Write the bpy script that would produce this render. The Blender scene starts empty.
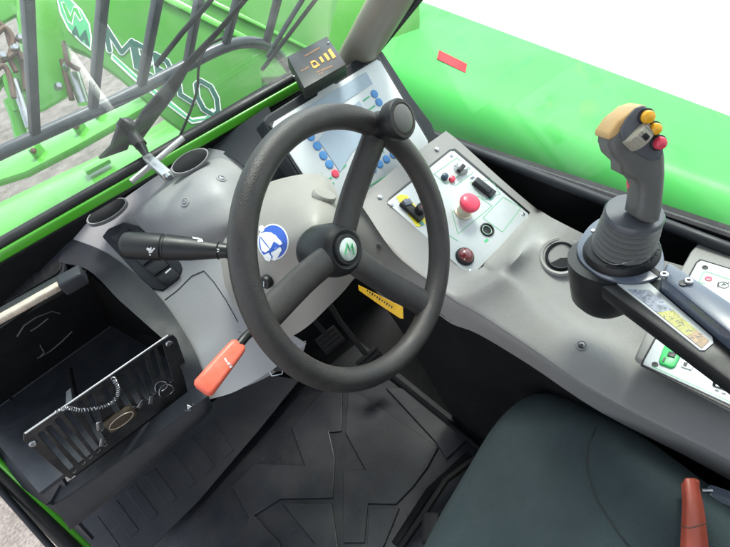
import bpy, bmesh, math, random
import numpy as np
from mathutils import Vector, Matrix, noise
from mathutils.bvhtree import BVHTree
random.seed(4)
SC = bpy.context.scene
COL = SC.collection
# ------------------------------------------------------------------ camera
F, CX, CY = 538.0, 365.0, 273.5
RX = Vector((0.7457101, -0.6080550, -0.2723703))
DN = Vector((-0.5817352, -0.3949157, -0.7110737))
FW = Vector((0.3248086, 0.6887022, -0.6482196))
CAM = Vector((0.0, 0.0, 1.30))
cd = bpy.data.cameras.new('camera'); cam = bpy.data.objects.new('camera', cd); COL.objects.link(cam)
cd.sensor_width = 36.0; cd.lens = 36.0 * F / 730.0; cd.clip_start = 0.02; cd.clip_end = 900
cam.matrix_world = Matrix(((RX.x, -DN.x, -FW.x, CAM.x), (RX.y, -DN.y, -FW.y, CAM.y), (RX.z, -DN.z, -FW.z, CAM.z), (0, 0, 0, 1)))
SC.camera = cam
# ------------------------------------------------------------------ light
SUN_EL, SUN_AZ = math.radians(64), math.radians(70)      # azimuth measured from +Y towards +X
w = bpy.data.worlds.new('World'); SC.world = w; w.use_nodes = True
nt = w.node_tree; bg = nt.nodes['Background']
sky = nt.nodes.new('ShaderNodeTexSky'); sky.sky_type = 'NISHITA'; sky.sun_disc = False
sky.sun_elevation = SUN_EL; sky.sun_rotation = SUN_AZ; sky.air_density = 1.0; sky.dust_density = 2.5; sky.ozone_density = 1.0
hs = nt.nodes.new('ShaderNodeHueSaturation'); hs.inputs['Saturation'].default_value = .4      # thin cloud: nearly white sky
nt.links.new(sky.outputs[0], hs.inputs['Color']); nt.links.new(hs.outputs[0], bg.inputs[0]); bg.inputs[1].default_value = 0.15
sl = bpy.data.lights.new('sun', 'SUN'); sl.energy = 1.5; sl.angle = math.radians(16); sl.color = (1, .95, .88)
so = bpy.data.objects.new('sun', sl); COL.objects.link(so); so.location = (3, 1, 5)
sd = Vector((math.sin(SUN_AZ) * math.cos(SUN_EL), math.cos(SUN_AZ) * math.cos(SUN_EL), math.sin(SUN_EL)))
so.rotation_euler = (-sd).to_track_quat('-Z', 'Y').to_euler()
SC.view_settings.view_transform = 'Standard'; SC.view_settings.look = 'None'
SC.view_settings.gamma = 1.0; SC.view_settings.use_curve_mapping = False
SC.view_settings.exposure = 1.65
SC.cycles.max_bounces = 10; SC.cycles.transparent_max_bounces = 12

# ------------------------------------------------------------------ survey helpers
def ray(u, v): return RX * ((u - CX) / F) + DN * ((v - CY) / F) + FW
def P(u, v, z=None, x=None, y=None, d=None):
    """real-world point on the sight line of a survey mark, at a known height / side / depth"""
    r = ray(u, v)
    if z is not None: t = (z - CAM.z) / r.z
    elif x is not None: t = x / r.x
    elif y is not None: t = y / r.y
    else: t = d
    return CAM + r * t
def onpl(u, v, o, nrm):
    r = ray(u, v); return CAM + r * ((o - CAM).dot(nrm) / r.dot(nrm))
def para(px, d0):
    """four marks of a flat rectangular plate -> its real corners (first corner at depth d0)"""
    r = [ray(*p) for p in px]
    A = np.array([[-r[1].x, r[2].x, -r[3].x], [-r[1].y, r[2].y, -r[3].y], [-r[1].z, r[2].z, -r[3].z]])
    s = np.linalg.solve(A, -np.array(r[0]))
    return [CAM + r[0] * d0, CAM + r[1] * d0 * s[0], CAM + r[2] * d0 * s[1], CAM + r[3] * d0 * s[2]]
def perp(a):
    t = Vector((1, 0, 0)) if abs(a.x) < .8 else Vector((0, 1, 0))
    u = a.cross(t).normalized(); return u, a.cross(u).normalized()

# ------------------------------------------------------------------ materials
MATS = {}
def mat(name, col, rough=.5, metal=0, var=.12, vs=9, grain=.0, gs=900, spec=.5, coat=0, dust=0, dcol=(.35, .33, .3), ds=14, rv=.1, gd=.0008, emis=None, es=0, scr=0):
    if name in MATS: return MATS[name]
    m = bpy.data.materials.new(name); m.use_nodes = True; MATS[name] = m
    n = m.node_tree.nodes; l = m.node_tree.links; b = n['Principled BSDF']
    b.inputs['Metallic'].default_value = metal; b.inputs['Specular IOR Level'].default_value = spec
    b.inputs['Coat Weight'].default_value = coat; b.inputs['Coat Roughness'].default_value = .15
    tc = n.new('ShaderNodeTexCoord')
    n1 = n.new('ShaderNodeTexNoise'); n1.inputs['Scale'].default_value = vs; n1.inputs['Detail'].default_value = 6; n1.inputs['Roughness'].default_value = .65
    l.new(tc.outputs['Object'], n1.inputs['Vector'])
    mp = n.new('ShaderNodeMapRange'); mp.inputs['From Min'].default_value = .3; mp.inputs['From Max'].default_value = .7
    mp.inputs['To Min'].default_value = 1 - var; mp.inputs['To Max'].default_value = 1 + var; l.new(n1.outputs['Fac'], mp.inputs['Value'])
    mul = n.new('ShaderNodeMix'); mul.data_type = 'RGBA'; mul.blend_type = 'MULTIPLY'; mul.inputs['Factor'].default_value = 1
    mul.inputs['A'].default_value = (*col, 1); l.new(mp.outputs[0], mul.inputs['B'])
    out = mul.outputs['Result']
    if dust:
        n2 = n.new('ShaderNodeTexNoise'); n2.inputs['Scale'].default_value = ds; n2.inputs['Detail'].default_value = 10; n2.inputs['Roughness'].default_value = .75; n2.inputs['Distortion'].default_value = .6
        l.new(tc.outputs['Object'], n2.inputs['Vector'])
        m2 = n.new('ShaderNodeMapRange'); m2.inputs['From Min'].default_value = .42; m2.inputs['From Max'].default_value = .78; m2.inputs['To Max'].default_value = dust
        l.new(n2.outputs['Fac'], m2.inputs['Value'])
        mx = n.new('ShaderNodeMix'); mx.data_type = 'RGBA'; l.new(m2.outputs[0], mx.inputs['Factor']); l.new(out, mx.inputs['A']); mx.inputs['B'].default_value = (*dcol, 1)
        out = mx.outputs['Result']
    l.new(out, b.inputs['Base Color'])
    m3 = n.new('ShaderNodeMapRange'); m3.inputs['From Min'].default_value = .3; m3.inputs['From Max'].default_value = .7
    m3.inputs['To Min'].default_value = max(.02, rough - rv); m3.inputs['To Max'].default_value = min(1, rough + rv)
    n3 = n.new('ShaderNodeTexNoise'); n3.inputs['Scale'].default_value = vs * 2.7; n3.inputs['Detail'].default_value = 8
    l.new(tc.outputs['Object'], n3.inputs['Vector']); l.new(n3.outputs['Fac'], m3.inputs['Value']); l.new(m3.outputs[0], b.inputs['Roughness'])
    if grain:
        n4 = n.new('ShaderNodeTexNoise'); n4.inputs['Scale'].default_value = gs; n4.inputs['Detail'].default_value = 3
        l.new(tc.outputs['Object'], n4.inputs['Vector'])
        bp = n.new('ShaderNodeBump'); bp.inputs['Strength'].default_value = grain; bp.inputs['Distance'].default_value = gd
        l.new(n4.outputs['Fac'], bp.inputs['Height']); l.new(bp.outputs[0], b.inputs['Normal'])
    if emis: b.inputs['Emission Color'].default_value = (*emis, 1); b.inputs['Emission Strength'].default_value = es
    return m
def glassmat(name, haze=.05, refl=.05, tint=(.93, .98, .96)):
    m = bpy.data.materials.new(name); m.use_nodes = True; n = m.node_tree.nodes; l = m.node_tree.links
    n.remove(n['Principled BSDF']); out = n['Material Output']
    tr = n.new('ShaderNodeBsdfTransparent'); tr.inputs[0].default_value = (*tint, 1)
    gl = n.new('ShaderNodeBsdfGlossy'); gl.inputs['Roughness'].default_value = .03
    lw = n.new('ShaderNodeLayerWeight'); lw.inputs['Blend'].default_value = .5
    pw = n.new('ShaderNodeMath'); pw.operation = 'POWER'; pw.inputs[1].default_value = 4; l.new(lw.outputs['Facing'], pw.inputs[0])
    fr = n.new('ShaderNodeMapRange'); fr.inputs['To Min'].default_value = refl; fr.inputs['To Max'].default_value = .7; l.new(pw.outputs[0], fr.inputs['Value'])
    ms = n.new('ShaderNodeMixShader'); l.new(fr.outputs[0], ms.inputs[0]); l.new(tr.outputs[0], ms.inputs[1]); l.new(gl.outputs[0], ms.inputs[2])
    df = n.new('ShaderNodeBsdfDiffuse'); df.inputs[0].default_value = (.8, .8, .78, 1)
    tl = n.new('ShaderNodeBsdfTranslucent'); tl.inputs[0].default_value = (.8, .8, .78, 1)
    md = n.new('ShaderNodeMixShader'); md.inputs[0].default_value = .5; l.new(df.outputs[0], md.inputs[1]); l.new(tl.outputs[0], md.inputs[2])
    tc = n.new('ShaderNodeTexCoord'); nn = n.new('ShaderNodeTexNoise'); nn.inputs['Scale'].default_value = 5; nn.inputs['Detail'].default_value = 9; nn.inputs['Roughness'].default_value = .7
    l.new(tc.outputs['Object'], nn.inputs['Vector'])
    mr = n.new('ShaderNodeMapRange'); mr.inputs['From Min'].default_value = .3; mr.inputs['From Max'].default_value = .75; mr.inputs['To Min'].default_value = haze * .4; mr.inputs['To Max'].default_value = haze * 1.7
    l.new(nn.outputs['Fac'], mr.inputs['Value'])
    m2 = n.new('ShaderNodeMixShader'); l.new(mr.outputs[0], m2.inputs[0]); l.new(ms.outputs[0], m2.inputs[1]); l.new(md.outputs[0], m2.inputs[2])
    l.new(m2.outputs[0], out.inputs[0]); MATS[name] = m; return m
M = dict(
    flap=mat('vent_black', (.006, .007, .009), .65, spec=.25, var=.1),
    liner=mat('headliner', (.45, .44, .42), .8, var=.05),
    dash=mat('dash_grey_plastic', (.275, .278, .285), .5, var=.05, vs=5, grain=.5, gs=520, dust=.16, dcol=(.3, .27, .22), ds=9),
    cowl=mat('warm_grey_plastic', (.275, .266, .242), .52, var=.05, vs=5, grain=.5, gs=520, dust=.2, dcol=(.24, .2, .15), ds=8),
    console=mat('console_grey_plastic', (.245, .243, .235), .52, var=.05, vs=5, grain=.45, gs=520, dust=.25, dcol=(.22, .19, .15), ds=8),
    slate=mat('slate_plastic', (.0125, .0155, .021), .52, spec=.35, var=.15, vs=6, grain=.35, gs=600, dust=.25, dcol=(.045, .045, .045), ds=10),
    black=mat('black_plastic', (.0095, .0105, .012), .42, spec=.4, var=.2, vs=8, grain=.2, gs=600, dust=.25, dcol=(.05, .045, .04), ds=12),
    matte=mat('dark_liner', (.0085, .009, .010), .6, var=.2, vs=8, grain=.3, gs=400, dust=.25, dcol=(.022, .019, .016), ds=9, spec=.15),
    rubber=mat('mat_rubber', (.016, .0195, .026), .44, var=.25, vs=4, grain=.45, gs=260, dust=.7, dcol=(.05, .048, .045), ds=7),
    seal=mat('rubber_seal', (.012, .012, .014), .5, var=.2, vs=9, dust=.3, dcol=(.1, .09, .08)),
    rim=mat('wheel_leatherette', (.026, .025, .025), .38, var=.25, vs=7, grain=.7, gs=900, dust=.38, dcol=(.10, .085, .07), ds=9),
    green=mat('machine_green', (.075, .40, .022), .32, var=.07, vs=3, coat=.5, dust=.12, dcol=(.3, .3, .2), ds=5),
    boomg=mat('boom_green', (.042, .38, .06), .5, var=.05, vs=2, spec=.2, coat=.04, dust=.08, dcol=(.3, .36, .3), ds=3),
    pale=mat('pale_green', (.05, .29, .015), .4, var=.08, vs=3, dust=.2, dcol=(.3, .33, .25), ds=5),
    dkgreen=mat('logo_dark_green', (.0, .085, .055), .45, var=.1),
    white=mat('white_paint', (.78, .80, .79), .4, var=.03),
    plate=mat('white_plate', (.47, .50, .505), .32, var=.03, dust=.08, dcol=(.4, .38, .34), ds=20),
    lcd=mat('lcd_glass', (.36, .44, .52), .25, var=.04),
    blue=mat('key_blue', (.07, .26, .58), .45, var=.06),
    stickblue=mat('sticker_blue', (.03, .10, .46), .4, var=.08),
    line=mat('green_print', (.06, .42, .17), .45, var=.05),
    red=mat('button_red', (.72, .05, .10), .33, var=.06, dust=.1, dcol=(.5, .3, .3)),
    redlev=mat('lever_orange_red', (.80, .13, .075), .4, var=.07, vs=16, dust=.25, dcol=(.8, .4, .3), ds=30, grain=.2, gs=500),
    belt=mat('belt_red_plastic', (.33, .055, .03), .48, var=.12, vs=20, dust=.25, dcol=(.3, .12, .08)),
    dred=mat('lamp_dark_red', (.16, .01, .012), .12, var=.3, coat=1),
    yellow=mat('label_yellow', (.78, .66, .04), .4, var=.06), orange=mat('print_orange', (.72, .30, .02), .45, var=.15, vs=60),
    obutton=mat('button_orange', (.80, .40, .02), .35, var=.1), warn=mat('warning_yellow', (.62, .36, .01), .5, var=.15, dust=.4, dcol=(.1, .07, .02), ds=60),
    gold=mat('faded_orange_cap', (.60, .36, .13), .45, var=.12, vs=30, dust=.4, dcol=(.6, .45, .3), ds=22),
    beige=mat('thumbwheel_beige', (.33, .31, .25), .45, var=.1),
    grip=mat('grip_grey', (.10, .10, .096), .48, var=.1, grain=.35, gs=800, dust=.25, dcol=(.12, .115, .1)),
    gripface=mat('grip_face', (.085, .092, .105), .38, var=.08, dust=.2, dcol=(.11, .11, .12)),
    alu=mat('brushed_aluminium', (.55, .55, .55), .34, 1, var=.12, vs=20), steel=mat('steel', (.42, .43, .45), .3, 1, var=.2, vs=30),
    bluesteel=mat('painted_bracket', (.08, .098, .135), .24, .0, var=.08, vs=12, coat=.5, dust=.15, dcol=(.2, .2, .2)),
    guard=mat('guard_paint', (.045, .055, .07), .35, var=.15, vs=8, dust=.3, dcol=(.13, .13, .13), ds=18),
    seat=mat('seat_fabric', (.018, .033, .037), .8, var=.25, vs=5, grain=1.0, gs=650, gd=.0022, dust=.35, dcol=(.045, .06, .065), ds=4, rv=.08),
    brown=mat('rusty_hose', (.10, .05, .03), .6, var=.4, vs=25, dust=.5, dcol=(.2, .15, .11)),
    pillar=mat('pillar_taupe', (.26, .24, .195), .4, var=.08, dust=.2), tan=mat('trim_tan', (.50, .43, .35), .3, .2, var=.25, vs=60),
    badge=mat('badge_silver', (.55, .62, .56), .2, .4, var=.08), teal=mat('teal_cap', (.08, .32, .25), .4), smoke=mat('smoked_plate', (.035, .037, .04), .22, .5, var=.4, vs=16, dust=.45, dcol=(.13, .12, .11), ds=24),
    mark=mat('pictogram_white', (.6, .62, .62), .5, var=.1), leather=mat('tassel_brown', (.05, .035, .02), .7, var=.3, vs=50),
    sk=mat('decal_pattern', (.22, .25, .32), .4, var=.7, vs=70), sy=mat('decal_yellow', (.34, .33, .07), .4, var=.5, vs=70), so_=mat('decal_rust', (.28, .17, .08), .4, var=.5, vs=80),
)
GW = glassmat('windscreen_glass', .03, .05); GS = glassmat('side_glass', .016, .04, tint=(.95, 1, .98))

# ground: pale worn concrete with grit
def groundmat(dark=False):
    m = bpy.data.materials.new('ground_concrete'); m.use_nodes = True; n = m.node_tree.nodes; l = m.node_tree.links; b = n['Principled BSDF']
    tc = n.new('ShaderNodeTexCoord')
    a = n.new('ShaderNodeTexNoise'); a.inputs['Scale'].default_value = 3.5; a.inputs['Detail'].default_value = 12; a.inputs['Roughness'].default_value = .75
    c = n.new('ShaderNodeTexNoise'); c.inputs['Scale'].default_value = 60; c.inputs['Detail'].default_value = 6
    l.new(tc.outputs['Object'], a.inputs['Vector']); l.new(tc.outputs['Object'], c.inputs['Vector'])
    r = n.new('ShaderNodeValToRGB'); r.color_ramp.elements[0].position = .33; r.color_ramp.elements[0].color = (.42, .40, .38, 1); r.color_ramp.elements[1].position = .66; r.color_ramp.elements[1].color = (.66, .64, .62, 1)
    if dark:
        r.color_ramp.elements[0].color = (.10, .085, .075, 1); r.color_ramp.elements[1].color = (.33, .295, .27, 1)  # brown-grey concrete with the machine's shade put into its colour
    l.new(a.outputs['Fac'], r.inputs[0])
    r2 = n.new('ShaderNodeValToRGB'); r2.color_ramp.elements[0].position = .35; r2.color_ramp.elements[0].color = (.6, .6, .6, 1); r2.color_ramp.elements[1].position = .6; r2.color_ramp.elements[1].color = (1, 1, 1, 1)
    l.new(c.outputs['Fac'], r2.inputs[0])
    mx = n.new('ShaderNodeMix'); mx.data_type = 'RGBA'; mx.blend_type = 'MULTIPLY'; mx.inputs['Factor'].default_value = 1
    l.new(r.outputs[0], mx.inputs['A']); l.new(r2.outputs[0], mx.inputs['B']); l.new(mx.outputs['Result'], b.inputs['Base Color'])
    b.inputs['Roughness'].default_value = .9
    bp = n.new('ShaderNodeBump'); bp.inputs['Strength'].default_value = .6; bp.inputs['Distance'].default_value = .01; l.new(c.outputs['Fac'], bp.inputs['Height']); l.new(bp.outputs[0], b.inputs['Normal'])
    return m

# ------------------------------------------------------------------ object helpers
def tag(o, label=None, cat=None, group=None, kind=None):
    if label: o['label'] = label
    if cat: o['category'] = cat
    if group: o['group'] = group
    if kind: o['kind'] = kind
    return o
BASE = {}
def thing(name, loc, label, cat, group=None):
    o = bpy.data.objects.new(name, None); COL.objects.link(o); o.location = loc; o.empty_display_size = .02
    BASE[o.name] = Vector(loc); return tag(o, label, cat, group)
def obj(name, bm, material, parent=None, smooth=35):
    bmesh.ops.recalc_face_normals(bm, faces=bm.faces[:])
    if parent is not None: base = BASE[parent.name]
    else:
        vs = [v.co for v in bm.verts]
        base = Vector(((min(v.x for v in vs) + max(v.x for v in vs)) / 2, (min(v.y for v in vs) + max(v.y for v in vs)) / 2, min(v.z for v in vs)))
    bmesh.ops.translate(bm, verts=bm.verts[:], vec=-base)
    me = bpy.data.meshes.new(name); bm.to_mesh(me); bm.free()
    me.materials.append(material)
    if smooth:
        for p in me.polygons: p.use_smooth = True
        me.set_sharp_from_angle(angle=math.radians(smooth))
    o = bpy.data.objects.new(name, me); COL.objects.link(o)
    if parent is not None: o.parent = parent
    else: o.location = base
    BASE[o.name] = base
    return o
def bvh(o):
    b = BASE[o.name]; me = o.data
    return BVHTree.FromPolygons([v.co + b for v in me.vertices], [tuple(p.vertices) for p in me.polygons])
def hit(tree, u, v, lift=.0005, _t=0):
    r = ray(u, v).normalized(); loc, nrm, i, dd = tree.ray_cast(CAM, r)
    if loc is None:
        if _t < 6:
            k = _t + 1
            for du, dv in ((0, k * 2), (k * 2, 0), (0, -k * 2), (-k * 2, 0)):
                q = hit(tree, u + du, v + dv, lift, 99)
                if q[0] is not None: return q
            return hit(tree, u, v, lift, k)
        return None, None
    if nrm.dot(r) > 0: nrm = -nrm
    return loc + nrm * lift, nrm
def NB(): return bmesh.new()
def bev(bm, w, seg=3, ang=30, edges=None):
    if w <= 0: return
    if edges is None:
        edges = [e for e in bm.edges if len(e.link_faces) == 2 and e.calc_face_angle(0) > math.radians(ang)]
    if edges: bmesh.ops.bevel(bm, geom=edges, offset=w, segments=seg, affect='EDGES', profile=.5, clamp_overlap=True)
def merge(dst, src):
    me = bpy.data.meshes.new('tmp'); src.to_mesh(me); src.free(); dst.from_mesh(me); bpy.data.meshes.remove(me); return dst
def slab(pts, nrm, th, bw=0, seg=2, bm=None, th0=0):
    """flat polygon pts thickened from -th0 to th along nrm"""
    b = NB(); nrm = nrm.normalized()
    lo = [b.verts.new(p - nrm * th0) for p in pts]; hi = [b.verts.new(p + nrm * th) for p in pts]
    b.faces.new(hi); b.faces.new(lo[::-1]); k = len(pts)
    for i in range(k): b.faces.new((lo[i], lo[(i + 1) % k], hi[(i + 1) % k], hi[i]))
    bmesh.ops.recalc_face_normals(b, faces=b.faces[:]); bev(b, bw, seg)
    return merge(bm, b) if bm is not None else b
def box(c, ax, ay, az, sx, sy, sz, bw=0, seg=3, bm=None):
    b = NB(); vs = []
    for i in (-1, 1):
        for j in (-1, 1):
            for k in (-1, 1): vs.append(b.verts.new(c + ax * (i * sx / 2) + ay * (j * sy / 2) + az * (k * sz / 2)))
    for f in ((0, 1, 3, 2), (4, 6, 7, 5), (0, 4, 5, 1), (2, 3, 7, 6), (0, 2, 6, 4), (1, 5, 7, 3)): b.faces.new([vs[i] for i in f])
    bmesh.ops.recalc_face_normals(b, faces=b.faces[:]); bev(b, bw, seg)
    return merge(bm, b) if bm is not None else b
EX, EY, EZ = Vector((1, 0, 0)), Vector((0, 1, 0)), Vector((0, 0, 1))
def lathe(o, ax, prof, seg=40, bm=None, sx=1, sy=1, ux=None, close=True):
    b = bm if bm is not None else NB(); ax = ax.normalized()
    if ux is None: u, v = perp(ax)
    else: u = (ux - ax * ux.dot(ax)).normalized(); v = ax.cross(u)
    rings = []
    for r, h in prof:
        rings.append([b.verts.new(o + ax * h + u * (r * sx * math.cos(2 * math.pi * i / seg)) + v * (r * sy * math.sin(2 * math.pi * i / seg))) for i in range(seg)])
    for a, c in zip(rings, rings[1:]):
        for i in range(seg): b.faces.new((a[i], a[(i + 1) % seg], c[(i + 1) % seg], c[i]))
    if close: b.faces.new(rings[-1]); b.faces.new(rings[0][::-1])
    return b
def cr(pts, n=8, closed=False):
    """Catmull-Rom resampling of a list of Vectors"""
    out = []; k = len(pts)
    rng = range(k if closed else k - 1)
    for i in rng:
        g = lambda j: pts[j % k] if closed else (pts[j] if 0 <= j < k else (pts[0] * 2 - pts[1] if j < 0 else pts[-1] * 2 - pts[-2]))
        a, b_, c, d = g(i - 1), g(i), g(i + 1), g(i + 2)
        for s in range(n):
            t = s / n
            out.append(.5 * ((2 * b_) + (c - a) * t + (2 * a - 5 * b_ + 4 * c - d) * t * t + (3 * b_ - a - 3 * c + d) * t ** 3))
    if not closed: out.append(pts[-1].copy())
    return out
def tube(pts, r, seg=12, closed=False, bm=None, flat=None, up=None):
    """sweep; r number or list, flat=(a,b) scales of the section, up fixes its orientation"""
    b = bm if bm is not None else NB(); k = len(pts); rings = []; pu = None
    fa, fb = flat or (1, 1)
    for i, p in enumerate(pts):
        t = (pts[(i + 1) % k] - pts[i - 1]) if closed else (pts[min(i + 1, k - 1)] - pts[max(i - 1, 0)])
        t.normalize()
        if up is not None: u = (up - t * up.dot(t)).normalized()
        elif pu is None: u = perp(t)[0]
        else: u = (pu - t * pu.dot(t)).normalized()
        pu = u; v = t.cross(u); rr = r[i] if isinstance(r, (list, tuple)) else r
        rings.append([b.verts.new(p + u * (rr * fa * math.cos(2 * math.pi * j / seg)) + v * (rr * fb * math.sin(2 * math.pi * j / seg))) for j in range(seg)])
    for i in range(k if closed else k - 1):
        a, c = rings[i], rings[(i + 1) % k]
        for j in range(seg): b.faces.new((a[j], a[(j + 1) % seg], c[(j + 1) % seg], c[j]))
    if not closed: b.faces.new(rings[0][::-1]); b.faces.new(rings[-1])
    return b
def patch(rows, nu=6, nv=6, th=.004, away=None, bm=None):
    """smooth sheet through a grid of points, given a real thickness away from the viewer"""
    rr = [cr(r, nu) for r in rows]; cols = [cr([r[j] for r in rr], nv) for j in range(len(rr[0]))]
    b = bm if bm is not None else NB(); G = [[b.verts.new(p) for p in c] for c in cols]
    fs = []
    for i in range(len(G) - 1):
        for j in range(len(G[0]) - 1): fs.append(b.faces.new((G[i][j], G[i + 1][j], G[i + 1][j + 1], G[i][j + 1])))
    bmesh.ops.recalc_face_normals(b, faces=fs)
    for f in fs: f.normal_update()
    flip = fs[len(fs) // 2].normal.dot(CAM - fs[len(fs) // 2].calc_center_median()) < 0
    if flip: bmesh.ops.reverse_faces(b, faces=fs)
    bmesh.ops.solidify(b, geom=fs, thickness=th)
    return b
def curveslab(o, ux, uy, outlines, th, bw=0, bm=None):
    """flat plate with holes: first outline is the edge, the others are cut out"""
    c = bpy.data.curves.new('c', 'CURVE'); c.dimensions = '2D'; c.fill_mode = 'BOTH'; c.extrude = th / 2; c.bevel_depth = bw; c.bevel_resolution = 1
    for ol in outlines:
        s = c.splines.new('POLY'); s.points.add(len(ol) - 1)
        for i, p in enumerate(ol): s.points[i].co = (p[0], p[1], 0, 1)
        s.use_cyclic_u = True
    return _curve(c, o, ux, uy, th, bm)
def _curve(c, o, ux, uy, th, bm=None):
    ob = bpy.data.objects.new('c', c); me = ob.to_mesh(); b = NB(); b.from_mesh(me); ob.to_mesh_clear(); bpy.data.objects.remove(ob); bpy.data.curves.remove(c)
    ux = ux.normalized(); nz = ux.cross(uy).normalized(); uy = nz.cross(ux)
    Mx = Matrix(((ux.x, uy.x, nz.x, o.x), (ux.y, uy.y, nz.y, o.y), (ux.z, uy.z, nz.z, o.z), (0, 0, 0, 1)))
    bmesh.ops.transform(b, matrix=Mx, verts=b.verts[:]); return merge(bm, b) if bm is not None else b
def text(s, o, ux, uy, size, th=.0004, bm=None, off=0, shear=0, sp=1):
    c = bpy.data.curves.new('t', 'FONT'); c.body = s; c.size = size; c.align_x = 'CENTER'; c.align_y = 'CENTER'; c.extrude = th / 2; c.offset = off; c.shear = shear; c.space_character = sp
    return _curve(c, o, ux, uy, th, bm)
def rrect(w, h, r, n=5, cx=0, cy=0):
    out = []
    for qx, qy, a0 in ((1, 1, 0), (-1, 1, 90), (-1, -1, 180), (1, -1, 270)):
        for i in range(n + 1):
            a = math.radians(a0 + 90 * i / n); out.append((cx + qx * (w / 2 - r) + r * math.cos(a), cy + qy * (h / 2 - r) + r * math.sin(a)))
    return out
def button(o, n_, r, h, m, name, parent, dome=.3, seg=24):
    return obj(name, lathe(o, n_, [(r, -.001), (r, h * .6), (r * .93, h * .85), (r * .6, h), (.0004, h + r * dome * .15)], seg), m, parent)
def screw(tree, u, v, r, parent, name='screw', ring=None):
    p, n_ = hit(tree, u, v)
    if p is None: return None
    s = obj(name, lathe(p, n_, [(r, -.001), (r, .0006), (r * .8, .0014), (r * .45, .0014), (r * .36, .0003), (.0002, .0003)], 20), ring or M['steel'], parent)
    return s

# ================================================================== SETTING
gz = -.85
b = NB(); vs = [b.verts.new(Vector(p)) for p in ((-300, -300, gz), (300, -300, gz), (300, 300, gz), (-300, 300, gz))]; b.faces.new(vs)
tag(obj('ground', b, groundmat(), None, 0), kind='structure')
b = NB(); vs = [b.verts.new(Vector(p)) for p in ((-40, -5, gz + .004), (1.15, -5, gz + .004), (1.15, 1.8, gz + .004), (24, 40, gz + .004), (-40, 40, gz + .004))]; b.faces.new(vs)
tag(obj('shaded_ground', b, groundmat(True), None, 0), kind='structure')  # ground left and ahead: shade painted as a darker sheet
b = box(Vector((.14, .20, -.03)), EX, EY, EZ, 1.16, 2.1, .05, .004)
tag(obj('cab_floor', b, M['matte']), kind='structure')

# ================================================================== CAB SHELL
cab = thing('vehicle_cab', (.1, .2, -.06), 'cab shell around the controls, taupe windscreen pillar, dark side panel and green painted sill edges', 'cab')
WO = Vector((0, 1.10, .885)); WD = Vector((0, -.66, .75)).normalized(); WN = Vector((0, -.75, -.66)).normalized()   # windscreen plane (faces the driver)
def W(x, s, off=0): return Vector((x, WO.y, WO.z)) + WD * s - WN * off
b = slab([W(-.62, 0), W(.62, 0), W(.66, .85), W(-.55, .85)], WN, .002, th0=.002)
pane = obj('windscreen', b, GW, cab, 0)
# seal, green sill strip and lower gap, all running along the foot of the windscreen
def along(px, z): return [P(u, v, z=z) for u, v in px]
def strip_line(px_a, px_b, z, r, fl, m, name, up=EZ):
    a, c = P(*px_a, z=z), P(*px_b, z=z); d = (c - a).normalized()
    return obj(name, tube([a - d * .5, a, c, c + d * .04], r, 12, flat=fl, up=up), m, cab)
strip_line((0, 244), (288, 81), .895, .011, (1, 1), M['seal'], 'windscreen_seal')
a, c = P(0, 254.5, z=.88), P(288, 90, z=.88); d = (c - a).normalized()
obj('sill_strip', box((a - d * .5 + c + d * .03) / 2, d, d.cross(EZ).normalized(), EZ, (c - a).length + .53, .022, .02, .004), M['green'], cab)
a, c = P(0, 262, z=.862), P(288, 96, z=.862)
obj('sill_gap', box((a - d * .5 + c + d * .03) / 2, d, d.cross(EZ).normalized(), EZ, (c - a).length + .53, .012, .012, .003), M['seal'], cab)
# bulkhead under the windscreen
obj('bulkhead', slab([Vector((-.40, 1.24, -.05)), Vector((.66, 1.24, -.05)), Vector((.66, 1.17, .855)), Vector((-.45, 1.17, .855))], EY, .03), M['matte'], cab)
# right A pillar
a0 = P(357, 56, z=.885); a1 = P(390, 0, d=.985); dp = (a1 - a0).normalized()
tp = [a0 - dp * .12, a0, a1, a1 + dp * .35, a1 + dp * .62]
obj('pillar', tube(cr(tp, 6), .037, 20, flat=(1, 1.15)), M['pillar'], cab)
a0 = P(378, 50, z=.885); a1 = P(418, 0, d=.965); dp = (a1 - a0).normalized()
obj('window_seal', tube([a0 - dp * .12, a0, a1, a1 + dp * .8], .0075, 12), M['seal'], cab)
# right side: rail, panel, glass
ra, rb = P(436, 137, x=.712), P(730, 249, x=.706); rd = (rb - ra).normalized()
obj('window_rail', tube([ra - rd * .25, ra, rb, rb + rd * .8], .010, 16), M['slate'], cab)
b = slab([Vector((.716, ra.y + .25, ra.z - .004)), Vector((.716, -.8, rb.z - .004)), Vector((.716, -.8, -.05)), Vector((.716, ra.y + .25, -.05))], EX, .025)
obj('side_panel', b, M['matte'], cab)
b = slab([Vector((.72, ra.y + .22, ra.z)), Vector((.72, -.8, rb.z)), Vector((.72, -.8, 1.66)), Vector((.72, .42, 1.66))], EX, .004)
obj('side_window', b, GS, cab, 0)
# roof, rear wall, left frame
obj('roof', box(Vector((.06, -.12, 1.70)), EX, EY, EZ, 1.30, 1.25, .06, .02), M['liner'], cab)
obj('rear_panel', slab([Vector((-.5, -.72, -.05)), Vector((.68, -.72, -.05)), Vector((.68, -.72, 1.2)), Vector((-.5, -.72, 1.2))], EY, .03), M['matte'], cab)
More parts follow.
